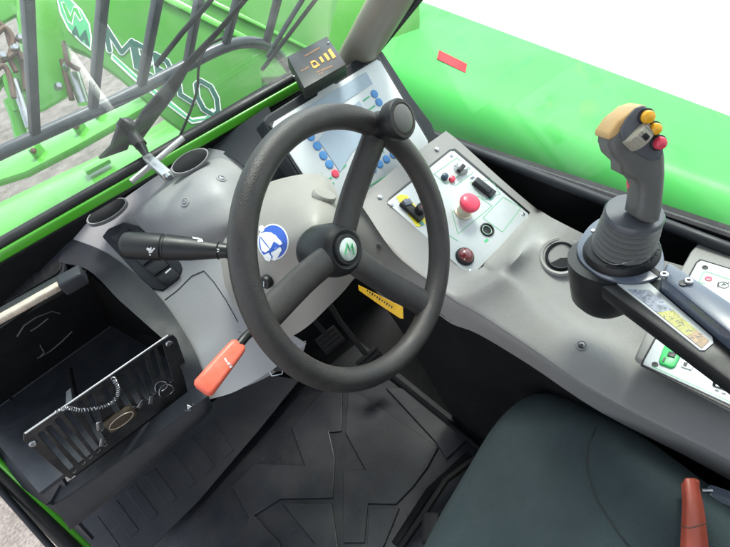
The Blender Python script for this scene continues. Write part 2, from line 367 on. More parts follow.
# left front door post: black seal with green painted edge dropping past the storage box
la, lb = P(-4, 458, x=-.43), P(92, 551, x=-.43); ld = (lb - la).normalized()
sp = [la - ld * .25, la, lb, lb + ld * .15, lb + ld * .35]
obj('door_post', tube(sp, .0065, 10, flat=(1, 1)), M['green'], cab)
px = [(-4, 470), (78, 555)]
a, c = P(*px[0], x=-.45), P(*px[1], x=-.45); d = (c - a).normalized()
obj('door_seal', tube([a - d * .25, a, c, c + d * .3], .016, 14), M['seal'], cab)
a, c = P(-4, 485, x=-.462), P(64, 562, x=-.462); d = (c - a).normalized()
obj('door_edge', tube([a - d * .25, a, c, c + d * .3], .007, 14), M['slate'], cab)
# ================================================================== OUTSIDE: boom beside the cab
xb = 1.02
t0, t1 = P(550, 150, x=xb), P(730, 222, x=xb); D = (t0 - t1).normalized()
def bs(t, off): return t1 + D * t + off
f1, f2 = P(730, 113, z=t1.z - .02), P(425, 1, z=t0.z + .10); FD = (f2 - f1) / (f2.y - f1.y)       # far top edge
def section(y):
    k = (y - t1.y) / D.y; n_ = t1 + D * k; f_ = f1 + FD * (y - f1.y); w_ = f_.x - n_.x; h_ = f_.z - n_.z; r_ = .12
    pr = [(0, -.45), (.004, -r_)]
    for i in range(1, 9):
        a_ = math.pi * (1 - i / 8 * .5); pr.append((r_ + r_ * math.cos(a_) + .004, -r_ + r_ * math.sin(a_)))
    pr += [(w_ - .03, h_ + .004), (w_ - .008, h_ - .003), (w_, h_ - .02), (w_, -.45)]
    return [n_ + Vector((a_, 0, b_)) for a_, b_ in pr]
boom = thing('telescopic_boom', t1 + Vector((.3, 0, -.42)), 'wide smooth green telescopic boom seen through the right side window', 'boom')
b = NB(); secs = [[b.verts.new(p) for p in section(y)] for y in (-2.4, -1.2, -.4, .1, .5, .9, 1.4, 2.0, 2.8, 4.0, 6.0)]
for s0, s1 in zip(secs, secs[1:]):
    for i in range(len(s0)): b.faces.new((s0[i], s0[(i + 1) % len(s0)], s1[(i + 1) % len(s0)], s1[i]))
b.faces.new(secs[0]); b.faces.new(secs[-1][::-1])
bo = obj('boom_section', b, M['boomg'], boom, 40); bt = bvh(bo)
rp = [hit(bt, u, v, .002)[0] for u, v in ((439, 51), (467, 65), (465.5, 74), (437, 60))]
nb = hit(bt, 450, 62)[1]
obj('red_marker', slab(rp, nb, .002), mat('marker_red', (.40, .004, .015), .7, spec=.15, var=.08), boom)

# ================================================================== OUTSIDE: implement in front of the windscreen
imp = thing('green_implement', (.35, 2.2, -.2), 'green steel implement with white outlined MERLO lettering beyond the windscreen', 'implement')
io = Vector((.3, 2.05, .75)); inr = Vector((-.15, -.75, .62)).normalized()
def I(u, v, off=0): return onpl(u, v, io + inr * off, inr)
b = slab([I(50, -40), I(58, 20), I(66, 45), I(84, 52), I(118, 76), I(165, 118), I(196, 140), I(262, 140), I(262, 78), I(420, 70), I(420, -60), I(50, -60)], inr, .0, th0=.05, bw=.006)
obj('face_plate', b, M['pale'], imp)
for (q, nm) in (([(150, -5), (330, 85), (330, 80), (156, -10)], 'edge_rib'), ([(190, -5), (330, 62), (330, 59), (194, -8)], 'edge_rib')):
    obj(nm, slab([I(*p, .001) for p in q], inr, .012, .002), M['green'], imp)
lx = (I(160, 74) - I(60, 4)).normalized(); ly = inr.cross(lx)
sc_ = (I(200, 98) - I(100, 32)).length / 119.8
def Lp(u, v): return I(u, v, .002)
pxm = (Lp(160, 71) - Lp(161, 71)).length
def cell(t, v): return ((107 + 109 * t) * (1 - v) + (112 + 107 * t) * v, (27 + 63 * t) * (1 - v) + (52 + 67 * t) * v)
GL = {'M': ((-.02, .23), [((0, 1), (0, 0)), ((0, 0), (.5, .75)), ((.5, .75), (1, 0)), ((1, 0), (1, 1))]),
      'E': ((.26, .39), [((0, 0), (0, 1)), ((0, 0), (1, 0)), ((0, .5), (.85, .5)), ((0, 1), (1, 1))]),
      'R': ((.44, .58), [((0, 0), (0, 1)), ((0, 0), (.8, 0)), ((.8, 0), (1, .25)), ((1, .25), (.8, .52)), ((.8, .52), (0, .52)), ((.5, .52), (1, 1))]),
      'L': ((.64, .75), [((0, 0), (0, 1)), ((0, 1), (1, 1))]),
      'O': ((.81, 1.0), [((.25, 0), (.75, 0)), ((.75, 0), (1, .3)), ((1, .3), (1, .75)), ((1, .75), (.75, 1)), ((.75, 1), (.25, 1)), ((.25, 1), (0, .7)), ((0, .7), (0, .25)), ((0, .25), (.25, 0))])}
for wd_, lift_, m_ in ((6.6, .0008, M['white']), (4.3, .0030, M['dkgreen'])):
    for ch, ((ca, cb_), strokes) in GL.items():
        bmt = NB()
        for k, (p_, q_) in enumerate(strokes):
            p_ = Lp(*cell(ca + (cb_ - ca) * p_[0], p_[1])) + inr * (lift_ + .00015 * k); q_ = Lp(*cell(ca + (cb_ - ca) * q_[0], q_[1])) + inr * (lift_ + .00015 * k)
            d_ = (q_ - p_).normalized(); w_ = pxm * wd_ / 2; s_ = inr.cross(d_) * w_
            e_ = d_ * 0
            for c_ in (p_, q_): slab([c_ + (lx * math.cos(t_) + ly * math.sin(t_)) * w_ for t_ in [2 * math.pi * n__ / 12 for n__ in range(12)]], inr, .00125, bm=bmt)
            slab([p_ - s_ - e_, q_ - s_ + e_, q_ + s_ + e_, p_ + s_ - e_], inr, .0012, bm=bmt)
        obj('letter', bmt, m_, imp, 0)
def poly2(pts, lift, m_, nm): return obj(nm, slab([Lp(*p) + inr * lift for p in pts], inr, .001), m_, imp, 0)
poly2([(112, 53), (140, 78), (170, 100), (192, 118), (206, 116), (212, 108), (217, 112), (210, 121), (192, 124), (168, 106), (138, 84), (111, 59)], .0, M['white'], 'underline')
poly2([(113, 55), (140, 80), (170, 102), (192, 120), (205, 118.5), (212, 111), (214.5, 112.5), (208.5, 119), (192, 122), (168, 104), (139, 82), (112.5, 57.5)], .0015, M['line'], 'underline')
# emblem: shield with zigzag M
poly2([(56, -4), (60, 14), (68, 30), (80, 42), (91, 51), (92, 38), (90, 24), (82, 10), (70, -2)], .0, M['white'], 'emblem')
poly2([(57.5, -4), (61.5, 13), (69, 28.5), (80.5, 40.5), (90, 48), (90.5, 37), (88.5, 24.5), (81, 11.5), (69, -1)], .0012, M['line'], 'emblem')
poly2([(61, 3), (68, 22), (73, 26), (75, 14), (80, 22), (83, 20), (78, 8), (74, 6), (71, 15), (64, 2)], .0024, M['white'], 'emblem')
poly2([(62, 3), (68, 20), (72, 24), (74.5, 11), (80, 20), (82, 19), (77.5, 9), (74, 8), (71, 17), (65, 4)], .0036, M['boomg'], 'emblem')
poly2([(72, 33), (76, 26), (80, 38), (86, 30), (90, 46), (86, 44), (84, 38), (82, 42), (76, 34), (74, 36)], .0036, M['dkgreen'], 'emblem')

# left bright green bracket plate with rams and hoses
brk = thing('linkage_frame', (-.1, 2.1, -.3), 'bright green lifting linkage with grey rams and brown hoses left of the lettering', 'linkage')
o2 = Vector((-.1, 2.15, .6)); n2 = Vector((.25, -.85, .45)).normalized()
def J(u, v, off=0): return onpl(u, v, o2 + n2 * off, n2)
obj('side_plate', slab([J(12, -50), J(52, -50), J(60, 20), J(70, 60), J(68, 98), J(44, 112), J(34, 116), J(22, 60), J(16, 20)], n2, .03, .006), M['green'], brk)
obj('side_plate', slab([J(-60, -60), J(14, -60), J(17, 18), J(2, 26), J(-60, 20)], n2, .03, .006, th0=-.0), M['green'], brk)
obj('arm', tube([J(-8, 92, .02), J(6, 76, .04), J(18, 112, .04)], .02, 10), M['green'], brk)
obj('arm', tube([J(10, 100, .03), J(17, 118, .03), J(22, 140, .03)], .022, 10), M['green'], brk)
obj('arm', tube([J(14, 60, .05), J(20, 75, .05), J(26, 100, .05)], .028, 10), M['green'], brk)
obj('ram', tube([J(14, 80, .08), J(30, 128, .08)], .014, 12), M['alu'], brk)
obj('ram', tube([J(74, 74, .06), J(84, 104, .06)], .022, 12), M['alu'], brk)
obj('ram', tube([J(62, 60, .05), J(72, 100, .05)], .010, 12), M['brown'], brk)
for k, q in enumerate((((-5, 20), (6, 30), (12, 48), (22, 62), (26, 90)), ((-5, 36), (5, 28), (13, 40), (10, 58), (16, 72)), ((0, 62), (8, 58), (18, 52), (24, 60)), ((-4, 70), (4, 66), (10, 78), (14, 98)), ((64, 42), (67, 60), (72, 66), (80, 70)))):
    obj('hose', tube(cr([J(u, v, .09 + .01 * k) for u, v in q], 6), .009, 10), M['brown'], brk)
for u, v in ((3, 58), (15, 50), (20, 40), (58, 88), (66, 68)):
    obj('fitting', lathe(J(u, v, .1), n2, [(.014, 0), (.014, .02), (.009, .028)], 8), M['steel'], brk)
# cross beam + green floor apron below the guard
def G(u, v, z=-.05): return P(u, v, z=z)
ap = thing('front_chassis', P(60, 190, z=-.1), 'green front chassis beam and apron below the windscreen guard', 'chassis')
obj('cross_beam', slab([G(-40, 168, .1), G(-40, 200, .1), G(30, 178, .1), G(80, 152, .1), G(150, 112, .1), G(262, 92, .1), G(262, 60, .1), G(150, 92, .1)], EZ, .05, .015), M['green'], ap)
for (u, v) in ((38, 152), (80, 128), (98, 112)):
    p_ = G(u, v, .17); obj('clevis', box(p_, Vector((.6, .8, 0)).normalized(), Vector((-.8, .6, 0)).normalized(), EZ, .11, .035, .10, .012), M['green'], ap)
    obj('pin', lathe(p_ + Vector((-.02, -.05, .03)), Vector((.2, -.8, .5)).normalized(), [(.018, 0), (.018, .02), (.01, .026)], 12), M['brown'], ap)
obj('apron', slab([G(-40, 228, .35), G(-40, 260, .35), G(60, 225, .35), G(290, 110, .35), G(290, 96, .35), G(190, 110, .35), G(130, 148, .35), G(60, 180, .35)], EZ, .03, .01), M['green'], ap)
obj('apron_plate', slab([G(84, 170, .40), G(108, 158, .40), G(112, 163, .40), G(88, 176, .40)], EZ, .02, .004), M['green'], ap)

# windscreen guard: bent tube with flat bars
gu = thing('windscreen_guard', W(0, .05, .17), 'dark steel guard of upright flat bars on a bent tube outside the windscreen', 'guard')
def Gd(u, v, off=.17): return onpl(u, v, WO - WN * off, WN)
rail = [(-60, 183), (0, 153), (60, 126), (120, 99), (180, 69), (215, 51), (240, 43), (262, 44), (278, 54), (292, 72)]
obj('rail', tube(cr([Gd(*q) for q in rail], 6), .0135, 18), M['guard'], gu)
for (u0, v0, u1, v1, ww) in ((35, 138, 25, -40, .017), (92.5, 112, 106.5, -40, .0165), (140, 92, 165, -40, .0165), (186, 70, 206, -40, .015), (224, 50, 248, -40, .015), (265, 48, 288, -40, .015)):
    p0, p1 = Gd(u0, v0, .172), Gd(u1, v1, .172); dd = (p1 - p0).normalized(); sd_ = dd.cross(WN).normalized()
    obj('bar', box((p0 + p1) / 2, dd, sd_, WN, (p1 - p0).length, ww, .016, .002, 2), M['guard'], gu)
# wiper outside the glass
wi = thing('windscreen_wiper', W(.15, .0, .03), 'black windscreen wiper arm with bare aluminium pivot linkage at the screen foot', 'wiper')
def Wp(u, v, off=.03): return onpl(u, v, WO - WN * off, WN)
hb = Wp(139, 134, .05)
obj('arm', tube([Wp(131, 143, .05), Wp(150, 114, .06), Wp(168, 92, .07), Wp(186, 66, .07), Wp(216, 34, .07), Wp(252, -8, .07)], [.019, .023, .021, .011, .0075, .006], 12, flat=(.5, 1), up=WN), M['black'], wi)
obj('hub', lathe(Wp(135, 138, .02), -WN, [(.012, -.02), (.012, .012), (.018, .015), (.018, .032), (.014, .040), (.004, .041)], 24), M['black'], wi)
obj('blade', tube([Wp(156, 66, .05), Wp(182, 33, .05), Wp(206, 6, .05), Wp(222, -14, .05)], .0045, 8), M['black'], wi)
obj('blade', tube([Wp(262, 70, .04), Wp(291, 32, .04), Wp(320, -6, .04)], .0045, 8, flat=(1, 1)), M['black'], wi)
obj('blade', tube([Wp(268, 57, .06), Wp(286, 26, .06), Wp(306, -6, .06)], .0055, 8), M['guard'], wi)
obj('blade_cover', slab([Wp(100, 160, .03), Wp(112, 148, .03), Wp(122, 120, .03), Wp(136, 128, .03), Wp(128, 150, .03)], -WN, .008, .002), M['black'], wi)
hose = [Wp(u, v, o_) for u, v, o_ in ((222, 38, .08), (206, 48, .08), (199, 66, .06), (197, 90, .05), (190, 112, .04), (180, 136, .02))]
obj('washer_hose', tube(cr(hose, 6), .0028, 8), M['seal'], wi)
# inner pivot: through-rod and clamp
r0, r1 = P(131, 182, z=.91), P(183, 138, z=.925)
obj('linkage_rod', tube([r0, r1], .0055, 14), M['alu'], wi)
k0, k1 = P(148, 158, z=.925), P(168, 176, z=.93); kd = (k1 - k0).normalized()
obj('clamp', box((k0 + k1) / 2, kd, kd.cross(EZ).normalized(), kd.cross(kd.cross(EZ)).normalized(), (k1 - k0).length, .017, .014, .002), M['alu'], wi)
obj('spindle', lathe(P(166, 174, z=.93), kd, [(.0055, 0), (.0055, .018), (.0045, .02), (.0045, .024)], 16), M['steel'], wi)
obj('spindle_boot', tube([P(134, 137, z=.925), P(142, 148, z=.925), P(148, 158, z=.925)], [.014, .009, .005], 14), M['black'], wi)

# ================================================================== DASHBOARD
def row(q): return [P(u, v, d=dd) for u, v, dd in q]
dash = thing('dashboard', (.12, .98, .5), 'light grey moulded dashboard top between the windscreen and the steering column', 'dashboard')
rows = [row([(66, 237, 1.135), (112, 207, 1.12), (160, 174, 1.105), (209, 148, 1.095)]),
        row([(82, 243, 1.115), (128, 218, 1.095), (172, 186, 1.085), (228, 153, 1.085)]),
        row([(103, 251, 1.095), (150, 226, 1.075), (190, 200, 1.05), (243, 166, 1.075)]),
        row([(138, 276, 1.065), (168, 258, 1.06), (204, 230, 1.03), (252, 190, 1.05)]),
        row([(163, 301, 1.045), (190, 286, 1.035), (218, 266, 1.01), (256, 230, 1.01)]),
        row([(189, 340, 1.01), (210, 332, 1.00), (232, 318, .98), (262, 290, .96)]),
        row([(202, 370, .985), (222, 364, .975), (246, 350, .955), (278, 324, .94)]),
        row([(207, 400, .975), (236, 391, .965), (272, 370, .955), (306, 344, .945)])]
do = obj('dash_top', patch(rows, 8, 6, .004), M['dash'], dash, 60); dt = bvh(do)
# seam between top and lower grey panels
def onsurf(tree, pts, lift=.0003, fb=1.0):
    out = []
    for u, v in pts:
        p, _ = hit(tree, u, v, lift)
        if p is not None: out.append(p)
    return out
def dense(pts, n=6):
    out = []
    for (a, b_), (c, d_) in zip(pts, pts[1:]):
        for i in range(n): out.append((a + (c - a) * i / n, b_ + (d_ - b_) * i / n))
    out.append(pts[-1]); return out
obj('seam', tube(onsurf(dt, dense([(165, 300), (178, 290), (192, 276), (204, 271)])), .0011, 6), M['black'], dash)
obj('seam', tube(onsurf(dt, dense([(204, 271), (214, 282), (226, 300), (238, 322)])), .0009, 6), M['black'], dash)
# recess behind the cluster: dark cover between dash and display
b = patch([row([(212, 148, 1.10), (236, 128, 1.10), (268, 106, 1.09)]), row([(246, 168, 1.06), (262, 150, 1.07), (282, 136, 1.075)]), row([(262, 205, 1.05), (290, 190, 1.08), (318, 185, 1.10)])], 5, 5, .004)
obj('rear_cover', b, M['slate'], dash)
# oval air vents
def oval(u, v, a, bb, tree, dirx=(10, -6)):
    p, n_ = hit(tree, u, v, .001); q, _ = hit(tree, u + dirx[0], v + dirx[1], .001)
    return p, n_, (q - p).normalized()
for (u, v, a, bb, a_v) in ((107, 211, .043, .017, 1.066), (190, 161, .041, .019, 1.050)):
    ux = Vector((1, 0, 0)); n_ = Vector((0, -.62, .78)); p = P(u, v, d=a_v)
    v1 = obj('air_vent', lathe(p, n_, [(1, -.012), (1, .0006), (.97, .0014), (.92, .0012), (.90, -.002)], 44, sx=a, sy=bb, ux=ux), M['dash'], dash)
    obj('vent_flap', lathe(p, n_, [(.90, -.006), (.89, .0016), (.6, .0036), (.02, .0042)], 44, sx=a, sy=bb, ux=ux), M['flap'], v1)
hump = [row([(132, 214, 1.10), (146, 198, 1.095), (170, 181, 1.09), (196, 165, 1.085), (222, 157, 1.085)]),
        row([(133, 217, 1.085), (148, 204, 1.048), (174, 188, 1.036), (204, 172, 1.038), (240, 166, 1.075)]),
        row([(138, 224, 1.078), (154, 215, 1.030), (184, 202, 1.006), (216, 187, 1.008), (249, 182, 1.06)]),
        row([(150, 236, 1.070), (168, 228, 1.024), (196, 216, .998), (226, 203, .998), (254, 198, 1.04)]),
        row([(170, 250, 1.058), (186, 243, 1.022), (210, 232, .998), (234, 222, .994), (258, 212, 1.02)]),
        row([(186, 258, 1.052), (204, 252, 1.040), (222, 243, 1.02), (240, 234, 1.01), (262, 224, 1.01)])]
ho = obj('hump', patch(hump, 7, 7, .004), M['dash'], dash, 60); hpt = bvh(ho)
for u, v in ((221.5, 178.5), (185, 202)):
    p, n_ = hit(hpt, u, v)
    s_ = obj('screw', lathe(p, n_, [(.0095, -.001), (.0095, .0008), (.007, .0012), (.006, -.0002), (.0055, .0012), (.0005, .0016)], 24), M['dash'], dash)
    obj('screw_head', lathe(p + n_ * .0012, n_, [(.0045, -.001), (.0042, .0012), (.002, .0016), (.0015, .0006), (.0002, .0006)], 18), M['steel'], s_)
# dark switch pocket
n0 = hit(dt, 150, 255)[1]; p0 = hit(dt, 150, 255)[0] + n0 * .004
def Q(u, v, l=0): return onpl(u, v, p0 + n0 * l, n0)
pk = obj('switch_panel', slab([Q(*q, -.01) for q in ((106, 238), (112, 230), (128, 223), (140, 227), (184, 264), (186, 270), (182, 280), (166, 292), (156, 290), (148, 283))], n0, .014, .0035, 3), M['slate'], dash)
for k in range(5):
    a = (112 + 11.5 * k, 238 + 10.0 * k)
    obj('rocker', slab([Q(a[0], a[1], .004), Q(a[0] + 15, a[1] - 10, .004), Q(a[0] + 23.5, a[1] - 2.5, .004), Q(a[0] + 9, a[1] + 8, .004)], n0, .0045, .0015), M['black'], pk)
obj('mark', slab([Q(165, 272.5, .0085), Q(170.5, 268, .0085), Q(171.5, 269, .0085), Q(166, 273.8, .0085)], n0, .0008), M['mark'], pk)

# ================================================================== STORAGE BOX (dark, left)
st = thing('storage_compartment', (-.15, .95, .5), 'dark open storage compartment left of the dashboard with a slotted front guard', 'storage box')
yF = .812
def K(u, v): return P(u, v, y=yF)
outer = [(67, 237, 1.132), (103, 251, 1.092), (138, 276, 1.062), (163, 301, 1.04), (189, 340, 1.005), (202, 370, .98), (207, 402, .97)]
inner = [(58, 262, 1.10), (88, 270, 1.075), (116, 297, 1.045), (139, 321, 1.02), (162, 340, .995), (180, 366, .975), (190, 400, .968)]
mid = [((a[0] + c[0]) / 2 + 1, (a[1] + c[1]) / 2 - 1, (a[2] + c[2]) / 2 + .002) for a, c in zip(outer, inner)]
obj('side_frame', patch([row(outer), row(mid), row(inner)], 6, 4, .006), M['slate'], st, 60)
# top deck under the windscreen
deck = [row([(-70, 304, 1.19), (0, 266, 1.165), (67, 237, 1.132)]), row([(-70, 330, 1.15), (0, 289, 1.13), (66, 256, 1.105)]), row([(-70, 352, 1.11), (0, 314, 1.09), (63, 277, 1.075)])]
dk = obj('top_deck', patch(deck, 5, 5, .006), M['slate'], st, 60); dkt = bvh(dk)
# grille strip sunk in the deck
ga, gb = hit(dkt, -30, 318, .001)[0], hit(dkt, 62, 266, .001)[0]; ng = hit(dkt, 30, 284)[1]; gd = (gb - ga).normalized(); gs_ = ng.cross(gd)
gr = obj('defrost_grille', curveslab((ga + gb) / 2, gd, gs_, [rrect((gb - ga).length, .032, .014)], .005, .001), M['black'], st)
bmg = NB()
for k in range(11):
    box(ga.lerp(gb, .06 + .085 * k) + ng * .003, gd, gs_, ng, .0022, .026, .004, bm=bmg)
obj('grille_slats', bmg, M['slate'], gr)
# tan trim bar over the opening
ta, tb = P(-30, 336, z=.845), P(60, 285.5, z=.845); td = (tb - ta).normalized()
tr_ = obj('trim_bar', box((ta + tb) / 2, td, td.cross(EZ).normalized(), EZ, (tb - ta).length, .017, .012, .003), M['tan'], st)
box_b = box((ta + tb) / 2 + Vector((0, .014, -.006)), td, td.cross(EZ).normalized(), EZ, (tb - ta).length + .02, .03, .022, .003)
obj('trim_carrier', box_b, M['black'], st)
ec = P(73, 280, z=.85)
obj('end_block', box(ec, td, td.cross(EZ).normalized(), EZ, .04, .034, .026, .005), M['slate'], st)
# liner: back, floor, sides
BLb, BRb = Vector((-.40, 1.10, .60)), Vector((-.10, 1.115, .60))
BRf, BLf = Vector((-.020, yF + .012, .585)), Vector((-.335, yF + .012, .585))
TLb, TRb = Vector((-.40, .985, .845)), P(85, 270, z=.84)
TRf = P(163, 339, y=.845)
TLb = BLb + (TRb - BRb)
b = NB()
def quad(b, *v): b.faces.new([b.verts.new(p) for p in v])
lin = NB()
slab([BLb, BRb, BRf, BLf], EZ, .004, bm=lin, th0=.004)
obj('liner_floor', lin, mat('tray_floor', (.026, .030, .038), .38, var=.25, vs=8, dust=.4, dcol=(.10, .10, .10), ds=16), st, 0)  # bluish reflection on the floor is put into the base colour
slabn = (BRb - BLb).cross(TLb - BLb).normalized()
bk = obj('liner_back', slab([BLb, BRb, TRb, TLb], slabn, .003, bm=None), M['matte'], st, 0)
nR = (BRf - BRb).cross(TRb - BRb).normalized()
b = NB(); f1 = [b.verts.new(p) for p in (BRb, BRf, TRf, TRb)]; b.faces.new((f1[0], f1[1], f1[2])); b.faces.new((f1[0], f1[2], f1[3]))
bmesh.ops.solidify(b, geom=b.faces[:], thickness=.004)
obj('liner_side', b, M['matte'], st, 0)
# fillet bead at the back corner
obj('liner_bead', tube([BLb + Vector((0, -.006, .004)), BRb + Vector((0, -.006, .004))], .004, 8), M['slate'], st)
# embossed race track on the back; lighter grey stands in for its highlights
bkt = bvh(bk)
em = [(18, 330), (30, 318), (52, 309), (62, 312), (68, 322), (66, 332), (56, 343), (38, 356), (28, 358)]
for q in ([(17, 336), (24, 325), (36, 317), (52, 311), (60, 313)], [(37, 358), (50, 351), (62, 341), (72, 331)], [(30, 331), (38, 326), (48, 318)], [(40, 345), (44, 352), (40, 357)]):
    s_ = onsurf(bkt, dense(q, 3), .0006)
    if len(s_) > 2: obj('embossed_line', tube(s_, .0013, 6), M['grip'], st)
# slotted guard plate
gt = [K(22, 437), K(172, 335), K(186, 392), K(70, 480)]
go = gt[0]; gx = (gt[1] - gt[0]).normalized(); gy = (gt[0] - gt[3]); gy = (gy - gx * gy.dot(gx)).normalized(); gn = gx.cross(gy)
def l2(p): return ((p - go).dot(gx), (p - go).dot(gy))
ol = [l2(K(*q)) for q in ((24, 433), (168, 336), (173, 335), (176, 338), (184, 360), (187, 382), (185, 391), (70, 478), (64, 474), (24, 440))]
slots = []
tops = [(37, 433), (45, 427), (54, 419), (63, 411)] ; bots = [(77, 474), (86, 466), (93, 460), (101, 454)]
tops += [(76, 402), (86, 396)]; bots += [(108, 448), (105, 432)]
tops += [(100, 388), (110, 381), (119, 375), (129, 368), (138, 361), (148, 352), (156, 347)]
bots += [(124, 420), (134, 412), (143, 406), (151, 401), (157, 396), (166, 392), (174, 384)]
for (tu, tv), (bu, bv) in zip(tops, bots):
    tu += 4; bu -= 4; bv -= 4
    a, c = Vector(l2(K(tu, tv))), Vector(l2(K(bu, bv))); dd = (c - a).normalized(); nn = Vector((-dd.y, dd.x)); r = .0052; s = []
    for k in range(7): t = math.pi * k / 6; s.append(tuple(a + nn * (r * math.cos(t)) - dd * (r * math.sin(t))))
    for k in range(7): t = math.pi * k / 6; s.append(tuple(c - nn * (r * math.cos(t)) + dd * (r * math.sin(t))))
    slots.append(s)
gp = obj('slotted_guard', curveslab(go - gn * .0, gx, gy, [ol] + slots, .003, .0006), M['smoke'], st, 30)
obj('guard_edge', tube([K(25, 433) - gn * -.001, K(168, 335) + gn * .001], .0019, 8), M['alu'], st)
for u, v in ((33, 443.5), (169, 343.5)):
    obj('guard_screw', lathe(onpl(u, v, go + gn * .003, gn), gn * (1 if gn.dot(CAM - go) > 0 else -1), [(.006, -.003), (.006, .001), (.0045, .0025), (.002, .0025), (.0018, .001), (.0002, .001)], 18), M['steel'], st)
# lower lip and left cheek
lip = [row([(60, 484, 1.052), (70, 480, 1.048), (130, 436, 1.0), (186, 393, .968), (200, 384, .965)]),
       row([(51, 500, 1.032), (60, 500, 1.026), (128, 453, .981), (194, 404, .953), (208, 394, .953)]),
       row([(52, 503, 1.032), (61, 503, 1.026), (129, 456, .981), (195, 407, .953), (209, 397, .953)]),
       row([(64, 520, 1.045), (72, 519, 1.04), (134, 470, .995), (198, 418, .966), (212, 405, .966)]),
       row([(69, 527, 1.06), (76, 526, 1.055), (136, 477, 1.01), (200, 422, .98), (213, 408, .98)])]
obj('lower_lip', patch(lip, 5, 5, .0012), M['slate'], st, 60)
chk = [row([(-70, 352, 1.13), (-30, 372, 1.115), (0, 386, 1.10), (29, 429, 1.078)]),
       row([(-70, 380, 1.14), (-30, 398, 1.125), (8, 418, 1.105), (47, 461, 1.062)]),
       row([(-70, 410, 1.15), (-30, 424, 1.135), (14, 450, 1.11), (66, 486, 1.042)]),
       row([(-70, 440, 1.16), (-22, 448, 1.14), (30, 484, 1.10), (76, 520, 1.052)]),
       row([(-70, 456, 1.18), (-18, 462, 1.16), (48, 507, 1.12), (92, 540, 1.08)])]
obj('left_cheek', patch(chk, 5, 5, .006), M['slate'], st, 60)
lc = P(189, 407, d=.95); ln_ = (CAM - lc).normalized()
obj('lip_badge', lathe(lc, ln_, [(.0055, -.002), (.0055, .0015), (.004, .002), (.0003, .002)], 3), M['alu'], st)
obj('lip_badge', tube([lc + Vector((.008 * math.cos(t), 0.000, .008 * math.sin(t))) for t in [math.pi * (1.0 + k / 8) for k in range(9)]], .0009, 6), M['alu'], st)

# things lying in the compartment
tag(obj('pen', tube([P(70, 369, z=.63), P(73, 384, z=.622), P(77, 402, z=.615)], .0042, 10), M['black']), 'black pen lying on the floor of the open compartment', 'pen')
tag(obj('paper_tag', slab([P(66, 408, z=.612), P(66.5, 392, z=.612), P(71, 388, z=.612), P(73, 404, z=.612)], EZ, .001), M['plate']), 'small white paper tag next to the pen in the compartment', 'tag')
# coiled cord behind and through the guard
path = [K(u, v) + gn * (.012 if gn.dot(CAM - go) > 0 else -.012) for u, v in ((54, 408), (66, 404), (80, 406), (100, 403), (112, 397), (116, 386), (111, 374))]
pp = cr(path, 40); hel = []
for i, p in enumerate(pp):
    t = (pp[min(i + 1, len(pp) - 1)] - pp[max(0, i - 1)]).normalized(); u_, v_ = perp(t); a = i * .95
    hel.append(p + u_ * (.0031 * math.cos(a)) + v_ * (.0031 * math.sin(a)))
tag(obj('coiled_cord', tube(hel, .0008, 5), M['steel']), 'grey spiral cord hooked over the slotted compartment guard', 'cord')
kr = thing('key_ring', K(165, 388), 'steel key ring hanging against the right end of the slotted guard', 'key ring')
gN = gn if gn.dot(CAM - go) > 0 else -gn
for (u, v, r) in ((160, 385, .011), (165, 389, .013)):
    c = K(u, v) + gN * .006; obj('ring', tube([c + gx * (r * math.cos(t)) + gy * (r * math.sin(t)) + gN * (.002 * math.cos(2 * t)) for t in [2 * math.pi * k / 28 for k in range(28)]], .0008, 6, closed=True), M['steel'], kr)
for (u, v, a) in ((140, 402, .4), (150, 398, .9), (131, 408, .2), (98, 424, 1.1), (101, 440, .9)):
    c = K(u, v) + gN * .006; dx = gx * math.cos(a) + gy * math.sin(a); obj('key', box(c, dx, gN.cross(dx), gN, .017, .008, .002, .0006), M['steel'], kr)
tas = thing('leather_tassel', K(118, 417), 'dark brown leather key tassel caught in the slots of the guard', 'tassel')
c = K(119, 416) + gN * .008; dx = (K(134, 407) - K(106, 427)).normalized()
obj('pouch', box(c, dx, gN.cross(dx), gN, .052, .028, .012, .005), M['leather'], tas)
obj('stitching', tube([c + dx * (.022 * math.cos(t)) + gN.cross(dx) * (.010 * math.sin(t)) + gN * .0062 for t in [2 * math.pi * k / 24 for k in range(24)]], .0008, 5, closed=True), M['tan'], tas)

# ================================================================== DISPLAY PANEL
dq = para([(271.5, 125), (379, 59), (428, 145), (332, 222)], .98)
dx = (dq[1] - dq[0]).normalized(); dyv = (dq[3] - dq[0]); dy = (dyv - dx * dyv.dot(dx)).normalized(); dn = dx.cross(dy).normalized()
if dn.dot(CAM - dq[0]) < 0: dn = -dn
dpan = thing('machine_display', (dq[2] + dq[3]) / 2, 'white membrane display panel with round blue keys in a dark frame behind the wheel', 'display')
def DP(u, v, l=0): return onpl(u, v, dq[0] + dn * l, dn)
obj('frame', slab([DP(*q, -.008) for q in ((262, 122), (266, 116), (374, 49), (382, 52), (410, 96), (431, 124), (437, 140), (435, 150), (340, 236), (328, 232))], dn, .004, .004, 3, th0=.035), M['slate'], dpan)
obj('frame_lip', slab([DP(*q, -.003) for q in ((268.5, 124.5), (378.5, 55), (432, 146), (331, 227))], dn, .0015, .001), M['seal'], dpan)
fp = obj('faceplate', slab([DP(*q, -.002) for q in ((272, 127), (274, 122), (317, 96), (318, 89), (331, 81), (335, 85), (376, 60), (380, 62), (427, 141), (427.5, 146), (335, 221), (331, 219))], dn, .0025, .0006), mat('display_white', (.60, .63, .64), .35, var=.03, dust=.08, dcol=(.4, .38, .34), ds=20), dpan)
obj('tab_hole', lathe(DP(326.5, 86, .001), dn, [(.0025, 0), (.0022, .0006), (.0002, .0006)], 14), M['black'], fp)
